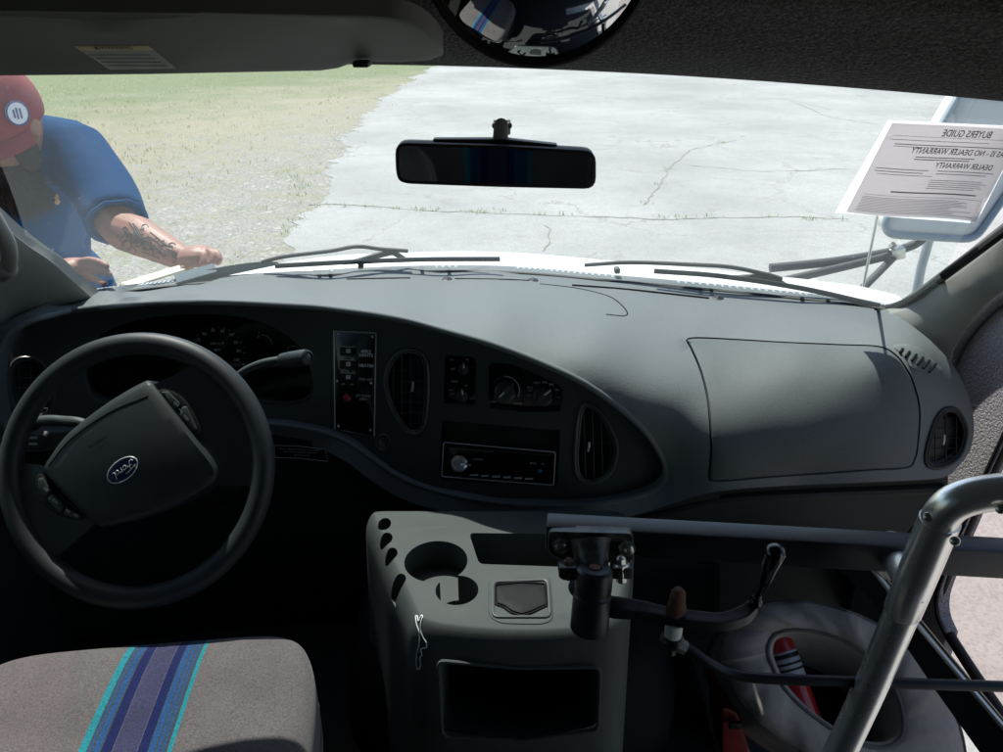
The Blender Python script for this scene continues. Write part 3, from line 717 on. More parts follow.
# right hand vent
def vent(outline, S, parent, nv, nh, tab, off=0., depth=.03, mring=None, ring=.003, skew=0., vm_=None):
    bm_ = obj('air_vent', [relief(outline, S, off - depth, .003, 8)] , M_black, parent)
    obj('vent_ring', [tube([toward(S(*q), off + .001) for q in resample(outline, 3)], ring, 8, True), tube([toward(S(*q), off - .004) for q in resample(inset(outline, 2.5), 3)], ring * .8, 8, True)], mring or M_panel, bm_)
    xs = [q[0] for q in outline]; ys = [q[1] for q in outline]; x0, x1, y0, y1 = min(xs), max(xs), min(ys), max(ys)
    van = []
    for k in range(1, nv + 1):
        x = x0 + (x1 - x0) * k / (nv + 1); seg = [y for y in np.arange(y0, y1, .7) if inside((x + skew * (y - y0), y), outline)]
        if len(seg) > 3: van.append(tube([toward(S(x + skew * (y - y0), y), off - .007) for y in (seg[0], (seg[0] + seg[-1]) / 2, seg[-1])], .0011, 6))
    for k in range(1, nh + 1):
        y = y0 + (y1 - y0) * k / (nh + 1); seg = [x for x in np.arange(x0, x1, .7) if inside((x, y), outline)]
        if len(seg) > 3: van.append(tube([toward(S(x, y), off - .012) for x in (seg[0], seg[-1])], .0012, 6, flat=.6))
    obj('vanes', van, vm_ or M_panel, bm_)
    obj('thumb_tab', tube([toward(S(tab[0], tab[1] - 5), off - .002), toward(S(*tab), off + .003), toward(S(tab[0] - 1, tab[1] + 4), off - .003)], .0022, 8), M_trim, bm_)
    return bm_
vent(vent_r, SK, dash, 3, 5, (944, 440), mring=M_lower, ring=.0035, vm_=M_black)

# instrument panel face, set back under the brow
SPn = TPS([(0, 340, 1.36), (100, 315, 1.43), (200, 312, 1.44), (300, 318, 1.425), (400, 330, 1.355), (450, 343, 1.31), (500, 358, 1.272), (560, 382, 1.23), (620, 420, 1.19), (655, 455, 1.18), (660, 478, 1.185), (600, 497, 1.195), (560, 500, 1.21), (500, 497, 1.232), (440, 486, 1.265), (400, 471, 1.295), (340, 434, 1.35), (250, 421, 1.37), (150, 424, 1.365), (20, 432, 1.30), (-10, 400, 1.29), (200, 360, 1.41), (350, 380, 1.355), (500, 430, 1.25), (600, 450, 1.2), (60, 380, 1.36)], 3e-3)
po = resample(sm([(a, b) for a, b, _ in brow], 5), 9)
po = inset(po, -2)
vA = sm([(407.8, 349.5), (419.8, 352), (425.8, 360), (427.8, 372), (428, 395), (425.8, 420), (421.8, 430), (413.8, 433.8), (403.8, 428.8), (391.9, 409.8), (384.9, 387.9), (385.9, 371.9), (391.9, 358.9), (399.8, 352)], 3)
vB = sm([(587.8, 403.4), (601, 411.9), (613, 432), (617.6, 449), (613, 469.5), (601, 481), (587.8, 483), (577.6, 476), (575, 459), (576, 440), (577.6, 422), (581, 408.5)], 3)
vL = sm([(20, 358), (38, 360), (50, 376), (54, 395), (50, 412), (38, 418), (18, 415), (8, 390), (10, 368)], 3)
c1 = rnd([(445, 355), (474, 357), (476, 362), (475, 405.5), (445, 403.5), (443.5, 400)], 4)
c2 = rnd([(488.5, 363), (510, 363.5), (530, 371), (556, 383), (563, 390), (561, 411), (523, 412), (489, 407)], 5)
rr = rnd([(442, 420.5), (560.7, 430.5), (557.5, 487), (438.6, 481.5)], 3)
clu = sm([(85, 352), (110, 330), (150, 318), (200, 314), (245, 318), (275, 328), (298, 345), (309, 365), (313, 385), (309, 397), (297, 403), (278, 404), (255, 402), (200, 404), (130, 404), (95, 400), (84, 380)], 4)
ip = obj('instrument_panel', relief(po, SPn, 0, .004, 12, holes=[vA, vB, vL, c1, c2, rr, clu], hole_depth=.025, hole_cap=False, back=False), M_panel, dash)
obj('panel_backing', relief(inset(po, 8), SPn, -.06, .004, 30), M_black, ip)
vent(vA, SPn, dash, 4, 7, (413, 387), mring=M_ring); vent(vB, SPn, dash, 4, 1, (589, 447), skew=.03, mring=M_ring); vent(vL, SPn, dash, 3, 5, (33, 390), mring=M_ring)
# gauge cluster
gc = obj('gauge_cluster', relief(clu, SPn, -.028, .004, 10), M_lens, dash)
SC1 = lambda a, b: toward(SPn(a, b), -.026)
gm = []
for s, x, y in (('20', 196, 347.5), ('30', 198.5, 340), ('40', 204.5, 334), ('50', 213, 330.5), ('60', 222.5, 331), ('70', 231, 335), ('80', 236, 342.5), ('90', 238.5, 351), ('100', 236.5, 360)): gm.append(ptext(s, SC1, x, y, 3.1))
gm.append(ptext('0 8 6 4 1 9', SC1, 217, 343.5, 2.2)); 
for s, x, y in (('F', 259, 333), ('E', 258.5, 336.5), ('C', 288, 349), ('MPH', 217, 350)): gm.append(ptext(s, SC1, x, y, 2.2))
each('numeral', gm, M_white, gc, smooth=False)
tk = []
for k in range(23):
    a = R(215 - k * 11.6); r0, r1 = (26, 28.8) if k % 2 == 0 else (27.2, 28.8)
    tk.append(tube([SC1(217 + r0 * math.cos(a), 356 - r0 * 1.02 * math.sin(a)), SC1(217 + r1 * math.cos(a), 356 - r1 * 1.02 * math.sin(a))], .0006, 4))
for cx, cy, r, a0, a1 in ((262, 345, 10, 95, 0), (293, 354, 8, 130, 30)):
    tk.append(tube([SC1(cx + r * math.cos(R(a0 + (a1 - a0) * k / 8)), cy - r * math.sin(R(a0 + (a1 - a0) * k / 8))) for k in range(9)], .0005, 4))
each('tick_mark', tk, M_white, gc, smooth=False)
each('needle', [tube([toward(SC1(217, 356), .003), toward(SC1(205, 352), .003)], .0008, 5), tube([toward(SC1(268, 346), .003), toward(SC1(262, 345), .003)], .0008, 5)], M_red, gc, smooth=False)
obj('gauge_lens', relief(clu, SPn, -.012, .0015, 24), M_lensg, gc)
obj('lens_hood', ptube([(313, 380), (310, 396), (297, 402.5), (278, 403.5), (255, 401.5)], SPn, .002), M_lower, gc)
# auxiliary switch panel
sp_o = [(334, 331), (376, 333.2), (374, 436), (335, 429.5)]
swp = obj('switch_panel', relief(rnd(sp_o, 1.5), SPn, .004, .006, 12), M_gloss, dash)
obj('panel_trim', [ltube([(335 - 1.2 * k / 12, 429 - 98 * k / 12) for k in range(13)] + [(333.8 + 42.2 * k / 6, 331 + 2 * k / 6) for k in range(1, 7)] + [(376 - 1.8 * k / 12, 333 + 103 * k / 12) for k in range(1, 13)], SPn, .0011, .0055, 6)], M_trim, swp)
for a in ((338, 334), (372.5, 336.5), (337, 381), (371, 383), (338.5, 426), (370.5, 430)):
    obj('screw', lathe(toward(SPn(*a), .004), CAM - SPn(*a), [(.0026, 0), (.0026, .001), (.0012, .0018)], 10), M_trim, swp)
for y in (351, 364.2, 377.2):
    s = obj('rocker_switch', relief(rectp(340, y - 4.5, 355.5, y + 4.5, 1, 0, .5), SPn, .007, .006, 6, bevel=1), M_black, swp)
    obj('switch_bezel', [ltube([(340, y - 4.6), (355.7, y - 4)], SPn, .0007, .008, 5)], M_trim, s)
    obj('switch_mark', relief(rectp(346, y - 2, 350.5, y + 2), SPn, .0085, .001, 6), M_dim, s)
obj('push_button', lathe(toward(SPn(347, 397.5), .003), CAM - SPn(347, 397), [(.0085, 0), (.0085, .004), (.0065, .0045), (.006, .009), (.004, .0105)], 18), M_red, swp)
lt = [ptext('AISLE', SPn, 366, 351.5, 3.1, .0055, 3), ptext('LIGHTS', SPn, 366, 355.3, 3.1, .0055, 3), ptext('HEATER', SPn, 366.2, 365.8, 3.0, .0055, 3), ptext('FWD A/C', SPn, 365.5, 379.5, 2.3, .0055, 3), ptext('LIFT DOOR', SPn, 363.3, 396, 2.1, .0055, 3), ptext('OPEN', SPn, 363.3, 399.3, 2.1, .0055, 3)]
lt += [ptext('ON', SPn, 342.5, 358.2, 1.5, .0055), ptext('OFF', SPn, 353, 358.4, 1.5, .0055), ptext('HI', SPn, 342, 371, 1.5, .0055), ptext('OFF', SPn, 347.5, 371.2, 1.5, .0055), ptext('LO', SPn, 353.5, 371.4, 1.5, .0055), ptext('OFF', SPn, 343, 384.2, 1.5, .0055), ptext('ON', SPn, 352, 384.4, 1.5, .0055)]
each('lettering', lt[:3], M_white, swp, smooth=False); each('lettering', lt[3:], M_dim, swp, smooth=False)
obj('power_socket', [tube([toward(SPn(383.2 + 7 * math.cos(t), 442 + 7.6 * math.sin(t)), .002) for t in np.linspace(0, 6.283, 25)[:-1]], .0018, 8, True), lathe(toward(SPn(383.2, 442), -.004), CAM - SPn(383, 442), [(.011, 0), (.0105, .003), (.002, .0035)], 18)], M_ring, dash)
# climate controls
M_lid = mat('ashtray_lid_plastic', (.013, .014, .015), .55, spec=.07)
M_knob = mat('knob_plastic', (.05, .056, .056), .4, spec=.5)
def knob(cx, cy, r, S, parent, ang, M=M_knob):
    n = (CAM - S(cx, cy)).normalized(); k = obj('knob', lathe(toward(S(cx, cy), -.012), n, [(r, 0), (r, .004), (r * .84, .006), (r * .82, .018), (r * .74, .0205), (r * .2, .021)], 24), M, parent)
    a = V3((math.cos(R(ang)), -math.sin(R(ang)))) if False else (math.cos(R(ang)), -math.sin(R(ang)))
    px = r * F / 1.35
    def sc(t, o): return toward(S(cx + a[0] * px * t, cy + a[1] * px * t), o)
    obj('knob_grip', tube([sc(-.9, .006), sc(-.5, .019), sc(.5, .019), sc(.95, .006)], r * .2, 8), M, k)
    obj('knob_pointer', tube([sc(.2, .0235), sc(.62, .0225), sc(.95, .010)], .0013, 6), M_white, k)
    return k
for o, n in ((c1, 'rear_climate_control'), (c2, 'climate_control')):
    cc = obj(n, relief(inset(o, -.5), SPn, -.014, .004, 10), M_gloss, dash)
    if n[0] == 'r':
        knob(464, 369.5, .011, SPn, cc, 95); knob(463, 396, .012, SPn, cc, 100)
        each('lettering', [ptext('A/C', SPn, 452, 360, 1.9, -.009), ptext('OFF', SPn, 453, 369, 1.9, -.009), ptext('HI', SPn, 467, 359.6, 1.9, -.009), ptext('REAR', SPn, 454.5, 381.5, 2, -.009), ptext('BLO', SPn, 451, 390, 1.8, -.009), ptext('OFF', SPn, 452, 394, 1.9, -.009), ptext('HI', SPn, 466, 385.5, 1.9, -.009)], M_dim, cc, smooth=False)
        obj('lower_lip', ltube([(444.5, 403), (461, 404.3), (474.5, 405)], SPn, .0012, .001, 6), M_lower, cc)
    else:
        knob(505.5, 391, .0195, SPn, cc, 225); knob(543, 396.5, .018, SPn, cc, 40)
        for c0, a0, a1, mm in ((M_blue, 205, 100, 'cold_arc'), (M_dim, 95, -25, 'warm_arc')):
            obj(mm, tube([toward(SPn(505.5 + 14 * math.cos(R(a0 + (a1 - a0) * k / 12)), 390.5 - 14 * math.sin(R(a0 + (a1 - a0) * k / 12))), -.009) for k in range(13)], .0011, 6), c0, cc)
        each('lettering', [ptext('COOL', SPn, 492.5, 402, 1.8, -.009), ptext('WARM', SPn, 518, 403.5, 1.8, -.009)] + [ptext(s, SPn, x, y, 2, -.009) for s, x, y in (('MAX', 530, 387.5), ('A/C', 530, 390.5), ('OFF', 529, 395.5), ('VENT', 537, 383), ('FLR', 545, 382.5), ('MIX', 551.5, 384.5), ('DEF', 557, 390), ('HI', 558.5, 397.5))], M_dim, cc, smooth=False)
        obj('lower_lip', ltube([(490, 407.5), (523, 411.8), (560, 411.5)], SPn, .0011, .001, 6), M_lower, cc)
# radio
rb0_ = obj('radio_bay', relief(inset(rr, -.5), SPn, -.016, .004, 12), M_black, dash)
rb = obj('radio', [relief(rnd([(445, 443.3), (555, 453.3), (553, 484.5), (443.3, 476)], 2.5), SPn, -.002, .012, 10, bevel=1.5, bd=.002)], M_gloss, dash)
obj('radio_frame', ltube(rnd([(443.5, 442.3), (555.5, 452.2), (553.6, 485.3), (441.8, 476.6)], 2.5), SPn, .0011, 0, 6, True), M_trim, rb)
obj('radio_top_edge', ltube([(449, 447), (480, 449.6), (515, 452.4), (545, 455)], SPn, .0011, .001, 6), M_lower, rb)
kk = obj('volume_knob', lathe(toward(SPn(459.5, 463.5), -.004), CAM - SPn(459, 463), [(.0175, 0), (.0172, .005), (.015, .011), (.008, .0135), (.001, .014)], 26), M_steel, rb)
obj('knob_mark', [tube([toward(SPn(461, 464.5), .0105), toward(SPn(466, 463.4), .0108), toward(SPn(470.5, 465.2), .006)], .0022, 8)], M_chrome, kk)
obj('radio_button', sphere(toward(SPn(540, 471), 0), .0045, 1.2, .6, .7), mat('radio_blue', (.05, .13, .25), .3), rb)
each('lettering', [ptext('CD-R/RW', SPn, 478, 459.5, 1.6, .001, 5), ptext('MODE', SPn, 533, 463.5, 1.6, .001, 5), ptext('EQ', SPn, 543, 464.3, 1.6, .001, 5)] + [relief(rectp(470 + k * 11, 474.5 + k * .75, 478 + k * 11, 476 + k * .75), SPn, .001, .001, 6) for k in range(6)], M_dim, rb, smooth=False)
# lower dash: knee bolster, shelf on the passenger side, warning plate
SKn = TPS([(-60, 445, 1.27), (100, 445, 1.33), (270, 438, 1.355), (345, 460, 1.325), (400, 497, 1.295), (500, 521, 1.23), (600, 520, 1.2), (690, 500, 1.16), (-60, 620, 1.25), (150, 620, 1.32), (300, 600, 1.36), (450, 620, 1.34), (600, 620, 1.3), (690, 620, 1.28)])
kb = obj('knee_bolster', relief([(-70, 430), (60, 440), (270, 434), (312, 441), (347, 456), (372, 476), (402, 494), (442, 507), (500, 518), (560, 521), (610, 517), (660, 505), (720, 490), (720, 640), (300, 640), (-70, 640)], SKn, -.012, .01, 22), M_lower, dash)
lb = obj('warning_plate', relief(rnd([(274.5, 445.5), (300, 446.5), (325, 449.5), (328, 461.5), (300, 458), (275, 457.5)], .8), SKn, -.003, .004, 8), M_black, dash)
obj('plate_border', ltube([(274.5, 445.5), (300, 446.3), (325, 449.5), (328, 461.5), (300, 458.3), (275, 457.5)], SKn, .0007, -.0025, 5, True), M_dim, lb)
each('lettering', [ptext('DO NOT OPERATE BUS WITH DOOR OR LIFT OPEN', SKn, 300, 449.7, 1.25, -.0015, 2.5), ptext('CLEAR WEIGHT AND SEATING LIMITS FIRST', SKn, 300, 452.4, 1.25, -.0015, 2.5), ptext('SEE OWNER GUIDE', SKn, 302, 455.4, 1.25, -.0015, 2.5)], M_dim, lb, smooth=False)
SSh = TPS([(690, 498, 1.16), (800, 487, 1.15), (945, 478, 1.17), (690, 540, 1.2), (800, 545, 1.18), (910, 530, 1.18), (950, 490, 1.17)])
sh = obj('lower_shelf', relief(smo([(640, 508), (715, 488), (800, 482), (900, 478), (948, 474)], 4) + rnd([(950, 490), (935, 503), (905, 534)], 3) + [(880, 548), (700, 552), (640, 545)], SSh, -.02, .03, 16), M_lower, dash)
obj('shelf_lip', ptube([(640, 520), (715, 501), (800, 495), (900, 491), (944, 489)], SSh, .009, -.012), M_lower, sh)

# ------------------------------------------------------------------ steering column and wheel
Wc = PD(137, 469, 1.165); Wn = V3((.0, -.86, .51)).normalized()
SWp = plane(Wc, Wn)
col = thing('steering_column', Wc - Wn * .2, 'black steering column with signal stalk and gear lever behind the wheel', 'steering column')
obj('shroud', lathe(Wc - Wn * .30, Wn, [(.085, 0), (.08, .12), (.062, .24), (.055, .26)], 28), M_black, col)
tl = obj('signal_lever', tube(catmull([Wc - Wn * .12, PY(95, 428, 1.05), PY(62, 421, 1.06), PY(40, 421, 1.065), PY(14, 425, 1.07)], 6), [.007] * 8 + [.0085] * 17, 12), M_panel, col)
obj('stalk_switch', [lathe(PY(18, 425, 1.07), PY(60, 421, 1.06) - PY(14, 425, 1.07), [(.0105, 0), (.0115, .004), (.0115, .03), (.009, .035)], 18), relief(rectp(20, 434, 46, 450, 4), plane(PY(30, 440, 1.1), Wn), 0, .01, 8, bevel=2)], M_black, tl)
each('lettering', [ptext('WIPER', plane(PY(30, 440, 1.1), Wn), 33, 438, 2.2, .002), ptext('WASH', plane(PY(30, 440, 1.1), Wn), 33, 444, 2.2, .002)], M_dim, tl, smooth=False)
ig = obj('ignition_switch', lathe(PY(231, 458, 1.13), V3((.35, -.85, .35)), [(.024, 0), (.022, .012), (.016, .018), (.015, .03)], 22), M_panel, col)
obj('key', [box(PY(237, 459, 1.085), (.0125, -.002, -.004), (.001, .003, .0), (.002, 0, .006), .003)], M_steel, ig)
obj('release_lever', tube(catmull([PY(233, 420, 1.14), PY(231, 430, 1.13), PY(227, 436, 1.125), PY(231, 441, 1.12)], 5), .0035, 8), M_steel, col)
gl = obj('gear_lever', tube(catmull([Wc - Wn * .16 + V3((.03, 0, 0)), PY(225, 392, 1.17), PY(240, 374, 1.17), PY(258, 364.5, 1.165), PY(275, 360.5, 1.16), PY(290, 359.5, 1.155)], 6), .0062, 12), M_panel, col)
ka, kb_ = PY(281, 360.5, 1.16), PY(323, 355.5, 1.11)
obj('lever_knob', lathe(ka, kb_ - ka, [(.0075, 0), (.0115, .004), (.0122, .012), (.0118, .018), (.0128, .021), (.0135, .058), (.0125, .066), (.0095, .0675), (.0085, .0655), (.006, .0668)], 26), M_wheel, gl)
obj('overdrive_button', lathe(ka + (kb_ - ka).normalized() * .0655, kb_ - ka, [(.005, 0), (.005, .002), (.0035, .003)], 16), M_panel, gl)

whl = thing('steering_wheel', Wc, 'large black steering wheel turned half round with oval blue badge on hub', 'steering wheel')
u_ = Wn.orthogonal().normalized(); u_ = V3((1, 0, 0)); u_ = (u_ - Wn * u_.dot(Wn)).normalized(); w_ = Wn.cross(u_)
RM = .1912
obj('rim', tube([Wc + u_ * RM * math.cos(t) + w_ * RM * math.sin(t) for t in np.linspace(0, 2 * math.pi, 73)[:-1]], .0170, 18, True), M_wheel, whl)
hub_o = sm([(44, 470), (52, 454), (70, 432), (106, 404), (141, 383), (150, 381), (157, 388), (176, 413), (196, 438), (215, 462), (218, 476), (205, 490), (160, 512), (110, 526), (96, 524), (78, 508), (58, 488)], 4)
hc = (130, 458)
def SHub(px, py):
    d = math.hypot(px - hc[0], py - hc[1]) / 95.
    return toward(SWp(px, py), .018 + .022 * max(0, 1 - d * d))
hb = obj('hub_pad', relief(hub_o, SHub, 0, .045, 9, bevel=5, bd=.012, ext=-Wn), M_hub, whl)
obj('pad_crease', ptube([(48, 466), (72, 438), (110, 412), (148, 396)], SHub, .0008, .0002), M_groove, hb)
obj('airbag_lettering', ptext('SRS AIRBAG', SHub, 98, 442, 3, .001, -32), M_groove, hb, smooth=False)
em = obj('oval_badge', relief([(122.5 + (17.5 * math.cos(t)) * .82 + 9.2 * math.sin(t) * .5, 470 - 17.5 * math.cos(t) * .56 + 10.2 * math.sin(t) * .86) for t in np.linspace(0, 6.283, 33)[:-1]], SHub, .0012, .003, 5, bevel=1.2, bd=.001), M_blue, hb)
obj('badge_ring', tube([toward(SHub(122.5 + (17.5 * math.cos(t)) * .82 + 9.2 * math.sin(t) * .5, 470 - 17.5 * math.cos(t) * .56 + 10.2 * math.sin(t) * .86), .0008) for t in np.linspace(0, 6.283, 41)[:-1]], .0008, 6, True), M_trim, em)
# script lettering of the badge, upside down with the turned wheel
def script(strokes, S, px, py, s, rot, r, off, wide=1.):
    c, n = math.cos(R(rot)), math.sin(R(rot)); out = []
    for st in strokes:
        q = catmull([(a, b, 0) for a, b in st], 5)
        out.append(tube([toward(S(px + (p.x * wide * c + p.y * n) * s, py + (p.x * wide * n - p.y * c) * s), off) for p in q], r, 6))
    return out
ford = [[(-2.6, .9), (-2.9, .5), (-2.4, .7), (-1.2, 1.0), (-.2, 1.1)], [(-1.5, .95), (-1.8, .2), (-2.2, -.7), (-2.8, -.9), (-3., -.5)], [(-2.3, .05), (-1.2, .1)], [(-.7, .2), (-1.1, -.2), (-.9, -.6), (-.4, -.4), (-.3, .1), (-.7, .2), (-.1, .2)], [(.2, .25), (.1, -.6)], [(.1, -.1), (.4, .25), (.7, .2)], [(1.7, .1), (1.2, .2), (.9, -.2), (1.1, -.6), (1.6, -.3), (2., .5), (2.2, 1.1), (1.9, .1), (1.9, -.5), (2.3, -.5)]]
obj('badge_script', script(ford, SHub, 122.5, 470, 4.6, 147, .0006, .0016), M_trim, em)
pods = {(0): [(157, 391), (168, 389), (184, 398), (197, 418), (202, 436), (196, 440), (178, 420), (160, 398)], (1): [(36, 478), (43, 474), (54, 492), (72, 510), (86, 516), (76, 520), (56, 514), (40, 500)]}
for k, o in pods.items():
    p = obj('button_pod', relief(sm(o, 3), lambda a, b: toward(SWp(a, b), .016), 0, .02, 6, bevel=1.5, bd=.003, ext=-Wn), M_black, whl)
    SPd = lambda a, b: toward(SWp(a, b), .018)
    if k == 0:
        obj('button', [relief(rnd([(161, 392), (168, 391), (181, 404), (175, 411)], 2), SPd, 0, .004, 6, bevel=1), relief(rnd([(182, 407), (187, 406), (198, 430), (193, 431), (179, 416)], 2), SPd, 0, .004, 6, bevel=1)], M_panel, p)
        each('lettering', [ptext('ON', SPd, 176, 404, 2.6, .003, 40), ptext('OFF', SPd, 186, 418, 2.6, .003, 50), ptext('|', SPd, 181, 411, 4, .003, 140)], M_dim, p, smooth=False)
    else:
        obj('button', [relief(rnd([(38, 479), (43, 477), (51, 491), (45, 497), (39, 490)], 2), SPd, 0, .004, 6, bevel=1), relief(rnd([(47, 499), (53, 494), (64, 506), (60, 513)], 2), SPd, 0, .004, 6, bevel=1), relief(rnd([(63, 514), (66, 508), (82, 517), (76, 519)], 1.5), SPd, 0, .004, 6, bevel=1)], M_panel, p)
        each('lettering', [ptext('SET', SPd, 46, 489, 2.6, .003, 230), ptext('ACC', SPd, 55, 501, 2.4, .003, 225), ptext('RES', SPd, 68, 511, 2.4, .003, 215), ptext('CST', SPd, 76, 515, 2.2, .003, 210)], M_dim, p, smooth=False)
# spokes run out from the hub to the rim
def spoke(a, b):
    pa, pb = [toward(SWp(*q), .012) for q in a], [toward(SWp(*q), .006) for q in b]
    mid = [(pa[i] + pb[i]) / 2 - Wn * .004 for i in range(len(pa))]
    top = loft([pa, mid, pb], 4); bot = ([q - Wn * .018 for q in top[0]], top[1]); return [top, bot]
obj('spoke', spoke([(150, 386), (178, 414), (214, 462), (208, 486)], [(200, 362), (232, 388), (258, 440), (258, 486)]), M_hub, whl)
obj('spoke', spoke([(46, 466), (50, 484), (74, 506), (100, 520)], [(10, 462), (12, 486), (22, 522), (50, 562)]), M_hub, whl)

# ------------------------------------------------------------------ console between the seats
con = thing('center_console', (.03, 1.05, .68), 'grey plastic centre console with round cup holders and ashtray over engine cover', 'console')
ZT = 1.20; KS = (2 - ZT) / .9
def cring(z, d, fx=1., pts=[(-.285, 1.262), (-.236, 1.15), (-.205, 1.07), (-.168, .99), (-.142, .925), (-.02, .905), (.1, .905), (.20, .925), (.232, 1.05), (.27, 1.262)]):
    p = rnd([(a * KS, b * KS) for a, b in pts], .05, 6); return [V3((.03 + (x - .03) * fx, y, z)) for x, y in inset(p, d)]
rings = [cring(.68, .012, 1.14), cring(.85, .008, 1.09), cring(1.0, .004, 1.04), cring(ZT - .1, .001, 1.01), cring(ZT - .055, 0), cring(ZT - .032, .002), cring(ZT - .018, .0065), cring(ZT - .008, .0115), cring(ZT - .002, .0165), cring(ZT, .0205)]
m = len(rings[0]); Vs = [q for r_ in rings for q in r_]; Fs = []
for i in range(len(rings) - 1):
    for k in range(m): Fs.append([i * m + k, i * m + (k + 1) % m, (i + 1) * m + (k + 1) % m, (i + 1) * m + k])
Fs.append(list(range(m))); Fs.append(list(range((len(rings) - 1) * m, len(rings) * m)))
def prism(px, z0, z1, S): 
    top = [S(*q) for q in px]; n = len(top); a = [V3((q.x, q.y, z1)) for q in top]; b = [V3((q.x, q.y, z0)) for q in top]
    return a + b, [list(range(n)), list(range(n, 2 * n))] + [[i, (i + 1) % n, n + (i + 1) % n, n + i] for i in range(n)]
ST = lambda a, b: PZ(a, b, ZT)
def cyl(px, py, r, depth, seg=40): q = ST(px, py); return lathe((q.x, q.y, ZT - depth), (0, 0, 1), [(r, 0), (r, depth + .05)], seg)
cutters = [cyl(436, 561, .0502, .05), cyl(457, 590, .0325, .062), cyl(590, 588, .033, .06), cyl(397, 579, .014, .045, 20)]
tray = rnd([(469, 533), (568, 534), (566, 567), (479, 564)], 5); cutters.append(prism(tray, ZT - .09, ZT + .05, ST))
slots_ = []
for x, y in ((384.5, 524), (386, 538.6), (391, 553.6)): slots_.append(prism([(x + 6.2 * math.cos(t) - 2.4 * math.sin(t), y + 1.2 * math.cos(t) + 5.9 * math.sin(t)) for t in np.linspace(0, 2 * math.pi, 19)[:-1]], ZT - .031, ZT + .05, ST))
SF = lambda a, b: PY(a, b, .9 * KS)
bp = rnd([(438, 661), (520, 668), (600, 667), (598, 730), (520, 741), (442, 736)], 7)
fb = [PY(*q, .905 * KS) + V3((0, -.05, .024)) for q in bp]; fe = [q + V3((0, .25, -.12)) for q in fb]; n = len(fb)
cutters.append((fb + fe, [list(range(n)), list(range(n, 2 * n))] + [[i, (i + 1) % n, n + (i + 1) % n, n + i] for i in range(n)]))
cgeo = (Vs, Fs)
for c_ in slots_ + cutters:
    for dx in (0, .0007, -.0011, .0016):
        g_ = cut(cgeo, [([V3(q) + V3((dx, dx * .7, 0)) for q in c_[0]], c_[1])])
        if len(g_[0]) > len(cgeo[0]) * .8: cgeo = g_; break
cbody = obj('console_body', cgeo, M_console, con, sharp=30)
c_bvh = BVHTree.FromPolygons([tuple(v) for v in cgeo[0]], cgeo[1])
def SCo(px, py):
    r = ray(px, py).normalized(); h = c_bvh.ray_cast(CAM, r); return h[0] if h[0] else PY(px, py, .91 * KS)
obj('bin_lip', tube([PY(*q, .9045 * KS) for q in resample(bp, 4)], .003, 8, True), M_console, cbody)
at_ = obj('ashtray', relief(rnd([(488, 576), (551, 574), (554, 621), (541, 625), (500, 624), (488, 617)], 8), ST, .003, .006, 8, bevel=3, bd=.004, ext=(0, 0, -1)), M_console, con)
obj('ashtray_rim', ltube(rnd([(493, 582), (548, 580), (550, 617), (493, 617)], 6), ST, .0025, .004, 8, True), M_ring, at_)
obj('ashtray_lid', relief(rnd([(496, 586), (521, 583.5), (545, 585), (548, 604), (540, 607), (532, 611), (522, 614), (512, 611), (504, 605), (496, 603)], 3), ST, .008, .006, 6, bevel=2, bd=.004, ext=(0, 0, -1)), M_lid, at_)
obj('lid_gap', ltube(rnd([(495, 585), (521, 582.5), (546, 584), (549, 605), (541, 608.5), (532, 613), (522, 616), (511, 613), (503, 607), (495, 604.5)], 3), ST, .0018, .004, 6, True), M_groove, at_)
# white outlined script sticker on the corner of the console
st_px = [[(415.5, 616), (416.5, 624), (419.5, 634), (419, 644), (416.8, 655), (416.5, 666), (418.2, 669.5), (420.5, 666), (420, 658), (422, 655), (420.6, 650), (422.6, 648.5), (426.2, 647.5), (426.4, 643), (423, 637.5), (420.6, 630), (421, 622), (422.6, 616.5), (421, 615.5), (418.6, 621), (417.2, 616), (415.5, 616)]]
obj('script_sticker', [tube([toward(SCo(*q), .001) for q in smo(s, 4)], .0008, 6) for s in st_px], mat('sticker_white', (.8, .8, .8), .5), con)
obj('engine_cover', loft([[V3((x, y, z)) for (x, y) in [(-.215 - e, 1.42), (-.21 - e, 1.1), (-.12 - e * .6, .97), (.05, .95), (.17 + e * .6, .97), (.25 + e, 1.1), (.255 + e, 1.42)]] for z, e in ((.68, .10), (.8, .09), (.9, .06), (.94, .01), (.95, -.05))], 4), M_carpet, con)

